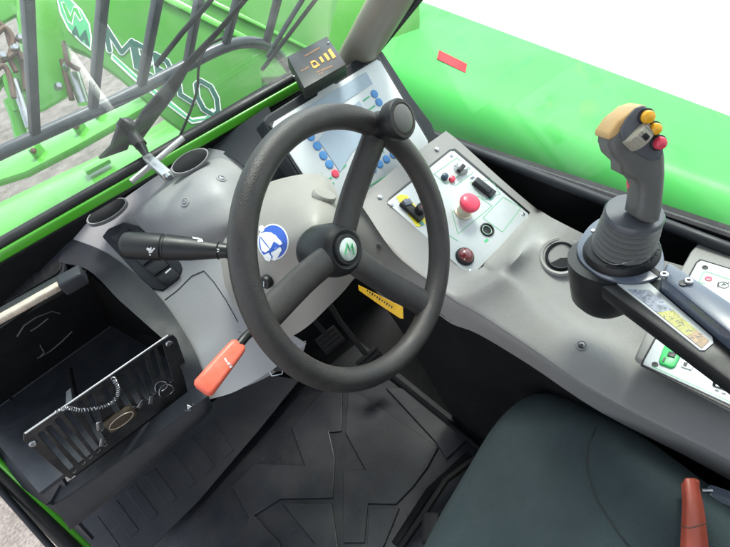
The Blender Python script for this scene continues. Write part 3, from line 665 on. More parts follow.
obj('screen', slab([DP(*q, .001) for q in ((290.5, 117), (366, 72), (372.5, 84), (297, 131))], dn, .0008), M['lcd'], dpan)
obj('screen', slab([DP(*q, .001) for q in ((333, 122), (359, 101), (376, 130), (352, 152), (340, 172), (318, 140))], dn, .0008), M['lcd'], dpan)
for (u, v) in ((374.5, 94), (379, 102.3), (317.2, 146), (323.3, 155.5), (329.2, 164.3), (393.3, 154.4), (386.4, 159.2), (379.6, 164), (373, 169), (368, 174), (310.5, 136.5)):
    button(DP(u, v, .001), dn, .0088, .0016, M['blue'], 'key', dpan, .1)
button(DP(335.2, 173.6, .001), dn, .0082, .0016, M['red'], 'key', dpan, .1)
bmg = NB()
def ln(bm, f, a, c, w_, l=.001, n_=None, th=.0005):
    p, q = f(*a, l), f(*c, l); d_ = (q - p).normalized(); s_ = (n_ or dn).cross(d_) * (w_ / 2)
    slab([p - s_, q - s_, q + s_, p + s_], n_ or dn, th, bm=bm)
for a, c in (((322, 142), (330, 136)), ((328.5, 151.5), (336, 146)), ((334, 160.5), (342, 155)), ((340, 170), (346, 165)), ((363, 101), (369.5, 96.5)), ((369, 110), (375, 105.5)), ((327, 180), (332, 177)), ((330.5, 185), (334, 182.5))):
    ln(bmg, DP, a, c, .0028)
ln(bmg, DP, (361, 191), (405, 164.5), .0018); ln(bmg, DP, (380, 145), (384, 153), .0012); ln(bmg, DP, (391, 142), (396, 150), .0012); ln(bmg, DP, (366, 196), (412, 167), .0008)
obj('print', bmg, M['line'], dpan, 0)

# ================================================================== INDICATOR BOX
iq = para([(287, 56.5), (327, 36), (346.5, 64), (304, 88)], 1.045)
ix = (iq[1] - iq[0]).normalized(); iy = (iq[3] - iq[0]); iy = (iy - ix * iy.dot(ix)).normalized(); inn = ix.cross(iy).normalized()
if inn.dot(CAM - iq[0]) < 0: inn = -inn
ib = thing('indicator_box', iq[3] - inn * .03, 'small black indicator box with worn orange bars at the windscreen pillar foot', 'indicator')
obj('housing', slab(iq, inn, 0, .002, 2, th0=.024), M['black'], ib)
def IB(u, v, l=0): return onpl(u, v, iq[0] + inn * l, inn)
bmo = NB()
Z10 = lambda x, y: (280 + x / 10.93, 30 + y / 10.93)
for q in (((520, 225), (550, 205), (612, 295), (580, 318)), ((472, 268), (500, 250), (550, 320), (525, 340)), ((425, 305), (450, 290), (485, 345), (462, 362))):
    slab([IB(*Z10(*p), .0003) for p in q], inn, .0006, bm=bmo)
for q in (((330, 352), (372, 330), (384, 346), (345, 368)), ((330, 352), (345, 360), (378, 415), (362, 418)), ((372, 335), (385, 335), (440, 385), (425, 395)), ((366, 400), (425, 372), (435, 390), (380, 425))):
    slab([IB(*Z10(*p), .0003) for p in q], inn, .0006, bm=bmo)
obj('bar_marks', bmo, M['orange'], ib, 0)
bmo = NB()
for (a, c, n_) in (((268, 290), (435, 198), 11), ((225, 455), (315, 410), 6), ((395, 470), (575, 395), 12), ((425, 490), (470, 470), 3)):
    for k in range(n_):
        t = (k + .5) / n_; x_ = a[0] + (c[0] - a[0]) * t; y_ = a[1] + (c[1] - a[1]) * t; h_ = random.uniform(8, 16)
        slab([IB(*Z10(*p), .0003) for p in ((x_ - 4, y_ - h_ + 2), (x_ + 2, y_ - h_ - 1), (x_ + 5, y_ + h_ * .4), (x_ - 1, y_ + h_ * .4 + 3))], inn, .0004, bm=bmo)
obj('print', bmo, mat('print_dull_orange', (.35, .13, .02), .5, var=.3, vs=80), ib, 0)
for q in ((529, 140), (152, 508)):
    obj('screw', lathe(IB(*Z10(*q), .0003), inn, [(.0022, 0), (.002, .0012), (.0003, .0014)], 12), M['steel'], ib)

# ================================================================== STEERING COLUMN
colm = thing('steering_column', (.22, .8, .5), 'warm grey steering column cowl with a round blue seat belt sticker', 'steering column')
rows = [row([(226, 236, .985), (240, 208, .975), (262, 186, .95), (292, 176, .925), (318, 174, .915), (331, 180, .92)]),
        row([(220, 252, .96), (240, 226, .925), (266, 203, .89), (296, 190, .865), (322, 184, .865), (338, 196, .885)]),
        row([(222, 270, .945), (244, 246, .895), (272, 224, .845), (302, 207, .80), (328, 200, .82), (344, 216, .86)]),
        row([(226, 288, .935), (252, 270, .875), (280, 246, .81), (310, 228, .765), (334, 222, .79), (352, 240, .84)]),
        row([(236, 308, .925), (262, 294, .875), (290, 268, .825), (320, 250, .775), (342, 248, .80), (360, 262, .84)]),
        row([(250, 326, .92), (272, 318, .885), (300, 296, .85), (330, 278, .83), (346, 270, .84), (358, 274, .86)]),
        row([(270, 342, .92), (288, 338, .905), (308, 326, .88), (330, 305, .865), (343, 292, .865), (352, 281, .87)])]
co = obj('cowl', patch(rows, 6, 6, .004), M['cowl'], colm, 60); ct = bvh(co)
obj('lower_cowl', patch([row([(238, 332, .965), (262, 342, .95), (284, 346, .945), (306, 342, .945)]), row([(240, 352, .97), (262, 358, .955), (284, 358, .955), (304, 350, .955)]), row([(228, 392, .985), (252, 384, .98), (276, 372, .98), (300, 356, .975)])], 5, 5, .004), M['dash'], colm, 60)
# cowl seam with side cover and cap
obj('seam', tube(onsurf(ct, dense([(232, 212), (226, 226), (224, 236), (232, 240)], 4)) or [P(232, 212, d=1), P(226, 226, d=1)], .0009, 6), M['black'], colm)
p, n_ = hit(ct, 324, 196, .0)
if p: obj('cowl_cap', lathe(p, n_, [(.019, -.003), (.019, .002), (.017, .005), (.012, .0055), (.0005, .0058)], 30), M['cowl'], colm)
p, n_ = hit(ct, 350, 233, .0)
p = P(351, 228, d=.86); obj('side_cap', lathe(p, (CAM - p).normalized(), [(.010, -.006), (.010, .002), (.008, .004), (.0005, .0045)], 24), M['teal'], colm)
# bracket hardware below the cowl
for u, v in ((272, 362), (280, 368)):
    p = P(u, v, d=.97); obj('adjuster_clip', box(p, RX, DN, FW, .022, .012, .01, .003), M['black'], colm)
obj('adjuster_loop', tube([P(266, 366, d=.96), P(272, 376, d=.955), P(282, 374, d=.955), P(284, 366, d=.96)], .0016, 8), M['steel'], colm)
# sticker, wrapped on the cowl
sc = (273.5, 242.0); sa, sb_ = 15.5, 18.0
def decal(tree, poly, lift, rings=5):
    """conform a star-shaped polygon to the surface below it"""
    cx_ = sum(p[0] for p in poly) / len(poly); cy_ = sum(p[1] for p in poly) / len(poly)
    b = NB(); prev = None; c_, _ = hit(tree, cx_, cy_, lift); cv = b.verts.new(c_)
    for k in range(1, rings + 1):
        cur = []
        for p in poly:
            t = k / rings; q, _ = hit(tree, cx_ + (p[0] - cx_) * t, cy_ + (p[1] - cy_) * t, lift); cur.append(b.verts.new(q) if q else prev[len(cur)])
        m_ = len(poly)
        for i in range(m_):
            if prev is None: b.faces.new((cv, cur[i], cur[(i + 1) % m_]))
            else:
                try: b.faces.new((prev[i], cur[i], cur[(i + 1) % m_], prev[(i + 1) % m_]))
                except Exception: pass
        prev = cur
    return b
ell = lambda k, n=40: [(sc[0] + sa * k * math.cos(2 * math.pi * i / n), sc[1] + sb_ * k * math.sin(2 * math.pi * i / n)) for i in range(n)]
stk = obj('seat_belt_sticker', decal(ct, ell(1), .0006), M['white'], colm, 0)
obj('sticker_field', decal(ct, ell(.92), .0010), M['stickblue'], stk, 0)
Zs = lambda x, y: (120 + x / 3.906, 140 + y / 3.906)
bmw = NB()
merge(bmw, decal(ct, [Zs(556 + 11 * math.cos(t), 347 + 13 * math.sin(t)) for t in [2 * math.pi * k / 16 for k in range(16)]], .0014, 2))
for pl in (((550, 366), (572, 360), (594, 362), (610, 376), (600, 404), (588, 428), (570, 440), (556, 432), (550, 400)),
           ((598, 368), (608, 370), (632, 396), (640, 408), (630, 414), (602, 396)),
           ((592, 440), (612, 420), (630, 418), (634, 428), (612, 468), (602, 470)),
           ((560, 450), (584, 440), (594, 456), (588, 474), (572, 470))):
    merge(bmw, decal(ct, [Zs(*q) for q in pl], .0014, 3))
bmq = NB()
for (x0, y0), (x1, y1) in (((552, 380), (598, 436)), ((562, 446), (602, 432)), ((602, 432), (642, 404))):
    dx_, dy_ = x1 - x0, y1 - y0; l_ = math.hypot(dx_, dy_); nx_, ny_ = -dy_ / l_ * 1.9, dx_ / l_ * 1.9
    merge(bmq, decal(ct, [Zs(x0 + nx_, y0 + ny_), Zs((x0 + x1) / 2 + nx_, (y0 + y1) / 2 + ny_), Zs(x1 + nx_, y1 + ny_), Zs(x1 - nx_, y1 - ny_), Zs((x0 + x1) / 2 - nx_, (y0 + y1) / 2 - ny_), Zs(x0 - nx_, y0 - ny_)], .0018, 2))
obj('sticker_belt', bmq, M['stickblue'], stk, 0)
obj('sticker_figure', bmw, M['white'], stk, 0)

# ================================================================== STEERING WHEEL
WK = .88
wc = CAM + (Vector((.269, .563, .818)) - CAM) * WK - RX * .001      # rim centre
wn = Vector((math.sin(1.277) * math.cos(-1.277), math.sin(1.277) * math.sin(-1.277), math.cos(1.277)))
R_ = .19 * WK
wu = (RX - wn * RX.dot(wn)).normalized(); wv = wn.cross(wu)       # wheel-plane axes
sw = thing('steering_wheel', wc - wn * .10, 'black three spoke steering wheel with a spinner knob on its upper right rim', 'steering wheel')
def WP(u, v, off=0): return onpl(u, v, wc + wn * off, wn)
ringp = [wc + wu * (R_ * math.cos(2 * math.pi * k / 120)) + wv * (R_ * math.sin(2 * math.pi * k / 120)) for k in range(120)]
obj('rim', tube(ringp, .0160, 24, closed=True), M['rim'], sw)
hf = .020
hc = wc - wn * hf
def rimpt(u, v):
    q = WP(u, v); return wc + (q - wc).normalized() * R_
spk = []
for (u, v, r0, r1, mid_off) in ((379, 128, .0175, .0165, .022), (424, 302, .0165, .0155, .022), (262, 322, .0165, .016, .022)):
    e = rimpt(u, v); s0 = hc - wn * .014 + (e - wc).normalized() * .022
    pts = cr([s0, s0.lerp(e, .35) - wn * .006, s0.lerp(e, .75) - wn * .004, e - wn * .002], 8); k = len(pts)
    rad = [.0135 + (.0135 + .004 * 0 - .0135) * i / k for i in range(k)]
    rad = [.0162 if i < k * .8 else .0162 + .003 * ((i / k) - .8) / .2 for i in range(k)]
    obj('spoke', tube(pts, rad, 20, flat=(.72, 1.22), up=wn), M['rim'], sw)
obj('hub', lathe(hc, wn, [(.030, -.072), (.033, -.066), (.0365, -.055), (.037, -.022), (.035, -.010), (.031, -.003), (.026, .0), (.022, -.001), (.0205, -.004), (.0004, -.004)], 48), M['black'], sw)
hcap = obj('hub_cap', lathe(hc, wn, [(.0215, -.006), (.0215, .000), (.020, .003), (.0165, .0035), (.0160, .002), (.0004, .002)], 44), M['black'], sw)
hb_ = obj('badge', lathe(hc, wn, [(.0155, .001), (.0152, .0034), (.0130, .0046), (.0004, .005)], 40), M['badge'], hcap)
tl = []
for px_, py_ in ((-.55, -.5), (-.25, .5), (.0, -.1), (.3, .55), (.6, -.45)): tl.append(hc + wn * .0055 + wu * (px_ * .014) + wv * (py_ * .014))
obj('badge_mark', tube(tl, .0011, 6), M['line'], hb_)
# ignition barrel on the cowl
p, n_ = hit(ct, 268, 281); kx = obj('ignition_barrel', lathe(p, n_, [(.011, -.004), (.011, .006), (.009, .009), (.0004, .009)], 24), M['black'], colm)
obj('barrel_slot', box(p + n_ * .0095, wv, n_.cross(wv).normalized(), n_, .010, .0025, .002, .0005), M['steel'], kx)
# spinner knob
kb = WP(377, 127); kbd = (kb - wc).normalized(); kb = wc + kbd * (R_ + .002)
kt = WP(403, 118.5, .046); ka = (kt - kb).normalized(); kl = (kt - kb).length
kn = obj('spinner_knob', lathe(kb, ka, [(.019, -.006), (.0185, .006), (.0175, kl * .36), (.020, kl * .48), (.0250, kl * .62), (.0264, kl * .80), (.0264, kl * .93), (.0245, kl * 1.0), (.0205, kl * 1.02), (.0198, kl * .99), (.0004, kl * .99)], 44), M['black'], sw)
obj('knob_cap', lathe(kt, ka, [(.0186, -.003), (.0182, .0008), (.0150, .0028), (.006, .004), (.0004, .0042)], 40), M['grip'], kn)
obj('knob_ring', tube([kt + (perp(ka)[0] * math.cos(t) + perp(ka)[1] * math.sin(t)) * .0194 for t in [2 * math.pi * k / 48 for k in range(48)]], .0009, 6, closed=True), M['leather'], kn)

# ================================================================== STALK (left) and red lever
stalk = thing('indicator_stalk', P(232, 252, d=.92), 'thick black indicator stalk with white pictograms pointing left from the column', 'stalk')
s1 = P(246, 252, d=.885); s0 = P(123, 245, d=.885); sx_ = (s1 - s0).normalized(); L = (s1 - s0).length
prof = [(.004, -.0005), (.017, .0), (.0205, .003), (.0225, .010), (.0228, L * .30), (.0225, L * .325), (.0205, L * .335), (.0205, L * .35), (.0222, L * .36), (.0195, L * .56), (.0150, L * .72), (.0122, L * .84), (.0115, L)]
prof[0] = (.0005, .0)
stb = obj('handle', lathe(s0, sx_, prof, 40), M['black'], stalk); sbt = bvh(stb)
bmk = NB()
def mk(poly): 
    h = [hit(sbt, 120 + x / 3.906, 140 + y / 3.906, .0006) for x, y in poly]
    if all(q[0] is not None for q in h): slab([q[0] for q in h], h[0][1], .0004, bm=bmk)
mk([(106, 420), (118, 424), (120, 418), (124, 419), (123, 432), (116, 436), (104, 428)]); mk([(112, 436), (124, 430), (134, 420), (137, 424), (124, 440), (114, 442)])
mk([(114, 444), (120, 444), (122, 450), (116, 451)]); mk([(282, 380), (306, 384), (320, 384), (320, 388), (300, 389), (284, 386)]); mk([(302, 393), (324, 392), (324, 399), (304, 400)])
mk([(376, 424), (388, 426), (388, 430), (376, 429)]); mk([(376, 436), (386, 432), (387, 435), (377, 440)])
obj('pictogram', bmk, M['mark'], stalk, 0)
for t in (.70, .78, .86, .94): obj('collar_ring', lathe(s0 + sx_ * (L * t), sx_, [(.014, -.0015), (.0152, 0), (.014, .0015)], 24), M['black'], stalk)
rl = thing('red_lever', P(245, 345, d=.87), 'orange red plastic lever below the rim at the lower left of the column', 'lever')
q = [P(*a_, d=dd) for *a_, dd in ((192, 384, .80), (231, 338, .845), (249, 349, .845), (210, 398, .80))]
la_ = (q[0] + q[3]) / 2; lb_ = (q[1] + q[2]) / 2; lx_ = (lb_ - la_).normalized(); wl = ((q[3] - q[0]).length + (q[2] - q[1]).length) / 2
side = (q[3] - q[0]); side = (side - lx_ * side.dot(lx_)).normalized(); lnn = lx_.cross(side)
if lnn.dot(CAM - la_) < 0: lnn = -lnn
b = NB(); LL = (lb_ - la_).length; ringsv = []
for t, ww, hh in ((0, .55, .45), (.02, .88, .85), (.07, 1.04, 1.0), (.3, 1.0, .98), (.6, .93, .90), (.86, .86, .84), (.96, .78, .78), (1.0, .55, .55)):
    c = la_.lerp(lb_, t); rr = []
    for a_, c_ in rrect(wl * ww, .021 * hh, .0075 * min(ww, hh), 4): rr.append(b.verts.new(c + side * a_ + lnn * c_))
    ringsv.append(rr)
for a_, c_ in zip(ringsv, ringsv[1:]):
    for i in range(len(a_)): b.faces.new((a_[i], a_[(i + 1) % len(a_)], c_[(i + 1) % len(a_)], c_[i]))
b.faces.new(ringsv[0]); b.faces.new(ringsv[-1][::-1])
lv = obj('handle', b, M['redlev'], rl, 50)
obj('stem', tube([lb_ - lx_ * .004, lb_ + lx_ * .014, P(262, 322, d=.90)], .0075, 14), M['black'], rl)
lt_ = bvh(lv); bmk = NB()
Z8 = lambda x, y: (180 + x / 3.42, 300 + y / 3.42)
for qq in ([(150, 200), (156, 198), (164, 212), (158, 214)], [(160, 216), (168, 213), (172, 219), (164, 223)], [(166, 226), (176, 221), (180, 228), (172, 233)]):
    h = [hit(lt_, *Z8(*k_), .0004) for k_ in qq]
    if all(x_[0] for x_ in h): slab([x_[0] for x_ in h], h[0][1], .0003, bm=bmk)
if bmk.verts: obj('pictogram', bmk, M['mark'], lv, 0)

# ================================================================== SIDE CONSOLE
KS = 1.06        # console distance
cq = para([(387, 203), (452, 152), (529, 217), (470, 276)], .93 * KS)
cxv = (cq[1] - cq[0]).normalized(); cyv = cq[3] - cq[0]; cyv = (cyv - cxv * cyv.dot(cxv)).normalized(); cn = cxv.cross(cyv).normalized()
if cn.dot(CAM - cq[0]) < 0: cn = -cn
def C(u, v, l=0): return onpl(u, v, cq[0] + cn * l, cn)
con = thing('side_console', (.52, .2, .4), 'long grey moulded side console on the right below the side window', 'console')
# sections: outer wall side -> inner (driver) side
secs = [
  [(446, 131, 'p'), (425, 146, 'p'), (392, 171, 'p'), (359, 200, 'p'), (356, 212, .935), (352, 228, .935), (352, 262, .945)],
  [(460, 142, 'p'), (434, 160, 'p'), (402, 184, 'p'), (366, 205, 'p'), (364, 214, .925), (364, 240, .925), (366, 282, .945)],
  [(500, 178, 'p'), (466, 202, 'p'), (434, 222, 'p'), (396, 248, .885), (396, 256, .885), (394, 274, .90), (394, 304, .925)],
  [(533, 206, 'p'), (504, 240, 'p'), (478, 268, 'p'), (437, 281, .865), (436, 288, .863), (432, 298, .875), (431, 311, .90)],
  [(541, 211, 'p'), (520, 248, .845), (492, 276, .835), (460, 299, .84), (456, 303, .845), (450, 309, .86), (452, 324, .885)],
  [(560, 222, .865), (540, 255, .85), (520, 292, .82), (484, 312, .825), (480, 315, .83), (474, 320, .845), (478, 334, .87)],
  [(612, 246, .835), (590, 290, .81), (566, 332, .785), (532, 344, .785), (526, 346, .79), (520, 349, .805), (528, 364, .83)],
  [(690, 268, .79), (664, 318, .77), (636, 372, .74), (606, 392, .74), (600, 395, .745), (594, 396, .76), (602, 413, .785)],
  [(780, 300, .74), (760, 350, .72), (736, 420, .69), (712, 446, .69), (706, 450, .695), (700, 453, .71), (712, 470, .735)],
  [(900, 345, .66), (890, 410, .64), (880, 490, .61), (860, 520, .61), (854, 526, .615), (850, 534, .63), (862, 560, .66)]]
for i_, s in enumerate(secs):       # shallow recess on the wall side of the top, behind a rounded step
    a_, c_ = s[1], s[2]; m_ = [a_[k_] + (c_[k_] - a_[k_]) * .72 for k_ in (0, 1)]
    if a_[2] == 'p' or c_[2] == 'p': s.insert(2, (m_[0], m_[1], 'p'))
    else:
        dp_ = {4: -.001, 5: .007}.get(i_, .017)
        s.insert(2, (m_[0], m_[1], a_[2] + (c_[2] - a_[2]) * .72 + dp_)); s[1] = (a_[0], a_[1], a_[2] + dp_ * .8)
rows = []
for s in secs:
    rows.append([C(u, v, -.002) if k == 'p' else P(u, v, d=k * KS) for u, v, k in s])
cob = obj('console_body', patch(rows, 4, 4, .005), M['console'], con, 60); cot = bvh(cob)
# dark kick panel beneath
low = [r[-1] for r in rows]
kick = [[p + Vector((.0, 0, .008)) for p in low], [Vector((max(p.x + .02, .37), p.y, .42)) for p in low], [Vector((max(p.x + .03, .40), p.y, .2)) for p in low], [Vector((.43, p.y, -.01)) for p in low]]
obj('kick_panel', patch(kick, 3, 4, .005), M['matte'], con, 50)
# ledge along the kick panel foot
obj('kick_ledge', tube([Vector((.405, 1.05, .012)), Vector((.405, .8, .012)), Vector((.41, .3, .012)), Vector((.41, -.2, .012))], .008, 10), M['matte'], con)
for u, v, r in ((379, 246, .006), (581.5, 345.5, .0085)):
    p, n_ = hit(cot, u, v)
    if p:
        s_ = obj('screw_socket', lathe(p, n_, [(r, -.001), (r, .001), (r * .82, .0015), (r * .72, .0), (r * .3, -.0)], 24), M['console'], con)
        obj('screw_head', lathe(p + n_ * .0008, n_, [(r * .62, -.001), (r * .58, .0012), (r * .25, .0015), (r * .2, .0004), (.0002, .0004)], 18), M['steel'], s_)
# recess cups on the pedestal shoulders
for u, v, r in ((380, 197, .010), (437, 149, .010)):
    p = C(u, v, .0005); obj('shoulder_screw', lathe(p, cn, [(r * .45, -.001), (r * .45, .001), (r * .3, .0018), (.0003, .0018)], 18), M['steel'], con)
# round cup holder
n_ = hit(cot, 557, 258)[1]; n_ = (EZ * .6 + n_ * .6).normalized()
p = P(557, 262, d=.835 * KS)
p2, n2_ = hit(cot, 561, 256, .005); n_ = (EZ * .5 + n2_).normalized()
ch = obj('cup_holder', lathe(p2, n_, [(.036, -.010), (.0355, -.0015), (.033, .0008), (.029, .0), (.027, -.008), (.0004, -.008)], 44), M['console'], con)
obj('holder_ring', lathe(p2, n_, [(.025, -.006), (.025, .0005), (.0235, .0018), (.021, .0008), (.020, -.0055), (.0004, -.0055)], 36), M['flap'], ch)

# ================================================================== CONTROL PLATE on the console
cp = thing('control_panel', (cq[2] + cq[3]) / 2 - cn * .01, 'white control plate with emergency stop, key switch and rocker on the console', 'control panel')
rim4 = [C(*q, -.0025) for q in ((384.5, 203.5), (388, 199), (449, 150), (455, 149), (530, 213), (532, 219), (473, 278.5), (467, 278))]
obj('gasket', slab(rim4, cn, .002, .0008), M['black'], cp)
obj('faceplate', slab([C(*q, .0) for q in ((387, 203.5), (389, 201), (450, 152), (454, 152), (527.5, 214), (528.5, 218), (472, 275.5), (468, 275.5))], cn, .0022, .0006), M['plate'], cp)
def CC(u, v, l=0): return C(u, v, l + .0024)
def lathec(o, ax, prof, seg=40): return lathe(o, ax, [(r_ * 1.18, h_ * 1.18) for r_, h_ in prof], seg)
for u, v in ((451.3, 155.5), (391.7, 204.8), (470.6, 271), (523, 214.3)):
    obj('screw', lathec(CC(u, v), cn, [(.0034, -.001), (.003, .001), (.0012, .0014), (.001, .0006), (.0002, .0006)], 14), M['steel'], cp)
bmg = NB()
def loop(pts, w_=.0009):
    for a, c in zip(pts, pts[1:] + pts[:1]): ln(bmg, CC, a, c, w_, 0, cn, .0003)
loop([(503, 197), (521, 207.5), (502.5, 232), (483, 218)])
loop([(446, 184), (470, 168.5), (457, 158), (434, 174)]); loop([(452, 212), (478, 196), (492, 206), (458, 234)]); loop([(470, 182), (492, 180), (500, 194), (484, 200)], .0007)
ln(bmg, CC, (455, 186), (474, 172), .001, 0, cn, .0003); ln(bmg, CC, (444, 232), (458, 241), .001, 0, cn, .0003)
obj('print', bmg, M['line'], cp, 0)
obj('yellow_label', slab([CC(*q) for q in ((396, 197), (400, 194.6), (407, 195.5), (428.5, 222), (419, 227), (416, 226))], cn, .0006), M['yellow'], cp)
def cbox(a, b_, w_, h_, m_, nm, par, bw=.001):
    p, q = CC(*a), CC(*b_); d_ = (q - p).normalized(); return obj(nm, box((p + q) / 2 + cn * (h_ / 2 - .0005), d_, cn.cross(d_), cn, (q - p).length, w_, h_, bw), m_, par)
kb_ = cbox((401.5, 203), (421, 221), .016, .010, M['black'], 'ignition_block', cp)
obj('block_top', slab([CC(402.5, 200, .0105), CC(409.5, 198.5, .0105), CC(413, 203.5, .0105), CC(405.5, 206, .0105)], cn, .0012, .0004), M['bluesteel'], kb_)
o_ = CC(419, 212, .004); kk = obj('ignition_knob', lathec(o_, cn, [(.0085, 0), (.0083, .012), (.0075, .015), (.0003, .015)], 28), M['black'], cp)
button(o_ + cn * .0145, cn, .0078, .003, M['red'], 'knob_cap', kk)
button(CC(427, 216), cn, .0045, .004, mat('peach_lens', (.7, .3, .18), .3), 'pilot_lamp', cp)
button(CC(421.5, 223.5), cn, .0045, .0015, M['teal'], 'pilot_lamp', cp)
button(CC(444, 178), cn, .0068, .010, mat('knob_navy', (.02, .045, .075), .35), 'toggle_knob', cp)
button(CC(451.5, 180), cn, .0062, .008, M['red'], 'toggle_knob', cp)
rk = obj('rotary_knob', lathec(CC(460.5, 169), cn, [(.0125, -.001), (.0125, .002), (.0105, .004), (.0100, .009), (.0085, .0105), (.0003, .0105)], 32), M['alu'], cp)
rc_ = CC(461, 168.5, .012); ld_ = (CC(466, 163) - CC(456, 174)).normalized()
obj('knob_pointer', box(rc_, ld_, cn.cross(ld_), cn, .022, .009, .009, .0025), M['black'], rk)
rk = cbox((474, 181), (493, 196), .0215, .006, M['black'], 'rocker_switch', cp, .0015)
p, q = CC(475.5, 180, .009), CC(490.5, 192.5, .009); d_ = (q - p).normalized()
obj('rocker', box((p + q) / 2, d_, cn.cross(d_), cn, (q - p).length, .014, .007, .0028), M['slate'], rk)
obj('switch_icon', slab([CC(*z_) for z_ in ((488, 198.5), (491.5, 196.2), (494, 198.2), (490.5, 200.5))], cn, .0004), M['teal'], cp)
obj('switch_icon', slab([CC(*z_) for z_ in ((470, 178), (473, 176.2), (475, 177.8), (472, 179.6))], cn, .0004), M['bluesteel'], cp)
# emergency stop
es = obj('emergency_stop', lathec(CC(463, 212), cn, [(.0150, -.001), (.0150, .002), (.0122, .003), (.0118, .014), (.0100, .016), (.0003, .016)], 36), mat('stop_collar', (.55, .50, .38), .35, .3), cp)
obj('mushroom_head', lathec(CC(463, 212), cn, [(.0085, .014), (.0085, .019), (.0155, .0215), (.0168, .026), (.0160, .030), (.0130, .0325), (.006, .034), (.0003, .0342)], 44), M['red'], es)
obj('arrow_mark', tube([CC(463, 212) + cn * .0336 + (cxv * math.cos(t) + cyv * math.sin(t)) * .009 for t in [math.pi * (.1 + 1.5 * k / 16) for k in range(17)]], .0005, 5), mat('arrow_pink', (.8, .35, .38), .4), es)
# power socket
sk_ = obj('power_socket', lathec(CC(487, 230), cn, [(.0118, -.001), (.0118, .0025), (.0102, .004), (.0086, .004), (.0080, .0), (.0003, -.0)], 36), M['black'], cp)
obj('socket_ring', tube([CC(487, 230, .0042) + (cxv * math.cos(t) + cyv * math.sin(t)) * .0093 for t in [2 * math.pi * k / 36 for k in range(36)]], .0007, 6, closed=True), mat('ring_pale_green', (.4, .6, .45), .4), sk_)
# lower lamp
lm = obj('warning_lamp', lathec(CC(464.5, 257), cn, [(.0150, -.001), (.0150, .003), (.0135, .006), (.0125, .006)], 36), M['slate'], cp)
obj('lens', lathec(CC(464.5, 257), cn, [(.0124, .002), (.0122, .007), (.0095, .011), (.005, .013), (.0003, .0135)], 36), M['dred'], lm)
bmk = NB()
for (x_, y_) in ((-.3, .3), (.35, .1), (0, -.35)): box(CC(464.5, 257, .0128) + cxv * (x_ * .01) + cyv * (y_ * .01) - cn * (.0015 * (abs(x_) + abs(y_))), cxv, cyv, cn, .0022, .0012, .0006, bm=bmk)
obj('lens_marks', bmk, M['mark'], lm)
obj('small_dial', lathec(CC(431, 230.5), cn, [(.0065, -.001), (.0065, .001), (.005, .0016), (.0045, .0006), (.0003, .0006)], 24), mat('dial_blue', (.25, .36, .55), .4), cp)
obj('symbol', slab([CC(*z_) for z_ in ((484, 241), (487, 238.5), (489, 240), (486, 242.8))], cn, .0003), M['line'], cp)

# warning plate on the kick panel under the spoke
wq = [P(*q, d=dd) for *q, dd in ((358.5, 286, .98), (402, 307, .95), (402.5, 319, .955), (359.5, 290, .985))]
wn2 = (wq[1] - wq[0]).cross(wq[2] - wq[1]).normalized(); wn2 = wn2 if wn2.dot(CAM - wq[0]) > 0 else -wn2
wpl = obj('warning_plate', slab([P(*q, d=dd) for *q, dd in ((358.5, 285, .965), (403, 307, .933), (403.5, 318.5, .935), (400, 318, .937), (379, 304, .95), (359, 290, .965))], wn2, .001), M['warn'])
tag(wpl, 'narrow amber warning plate on the console side below the right spoke', 'warning plate')
b = NB()
for k in range(11):
    t = .2 + .06 * k; c = P(360 + 40 * t, 286.5 + 26 * t - 1.5 * (1 - t), d=.962 - .03 * t) + wn2 * .0016
    box(c, (wq[1] - wq[0]).normalized(), wn2.cross((wq[1] - wq[0]).normalized()), wn2, .0026, .0028 + .001 * (k % 3), .0004, bm=b)
obj('print', b, M['black'], wpl, 0)

# ================================================================== REAR CONTROL PLATE
zr = .635; rpn = thing('rear_control_panel', P(700, 330, z=zr - .02), 'white rear control plate with a green switch and parking symbol beside the armrest bar', 'control panel')
def RR(u, v, l=0): return P(u, v, z=zr + l)
obj('bezel', slab([RR(*q, -.012) for q in ((634, 362), (646, 335), (690, 256), (697, 248), (708, 247), (800, 280), (860, 470), (780, 440))], EZ, .011, .004, 3), M['console'], rpn)
obj('gasket', slab([RR(*q, -.001) for q in ((640.5, 366), (642, 361), (695.5, 263), (700, 259.5), (800, 290), (850, 450), (740, 414.5))], EZ, .0015, .0005), M['black'], rpn)
obj('faceplate', slab([RR(*q, .0) for q in ((643, 365), (644.5, 361), (697, 264), (701, 261.5), (798, 291), (846, 446), (742, 411))], EZ, .0025, .0005), M['plate'], rpn)
def R2(u, v, l=0): return RR(u, v, .0026 + l)
for u, v in ((705, 267.5), (655, 364.5)): obj('screw', lathe(R2(u, v), EZ, [(.0042, -.001), (.004, .0008), (.0018, .001), (.0015, .0003), (.0002, .0003)], 16), M['slate'], rpn)
button(R2(708.5, 278.8), EZ, .0048, .0012, M['red'], 'indicator_dot', rpn)
b = NB(); text('P', R2(723.5, 285, .0003), (R2(728, 286.5) - R2(720, 284)).normalized(), R2(724, 280) - R2(723, 289), .0095, .0003, bm=b)
pc = R2(723.5, 285, .0003)
tube([pc + Vector((.0062 * math.cos(t), .0062 * math.sin(t), 0)) for t in [2 * math.pi * k / 28 for k in range(28)]], .0005, 5, closed=True, bm=b)
for s_ in (1, -1): tube([pc + (RX * math.cos(t) - DN * math.sin(t)) * (.0085 * 1) for t in [math.pi * (0 if s_ > 0 else 1) - .6 + 1.2 * k / 8 for k in range(9)]], .0005, 5, bm=b)
obj('parking_symbol', b, M['black'], rpn, 0)
bmg = NB(); RRl = lambda u, v, l=0: R2(u, v, l)
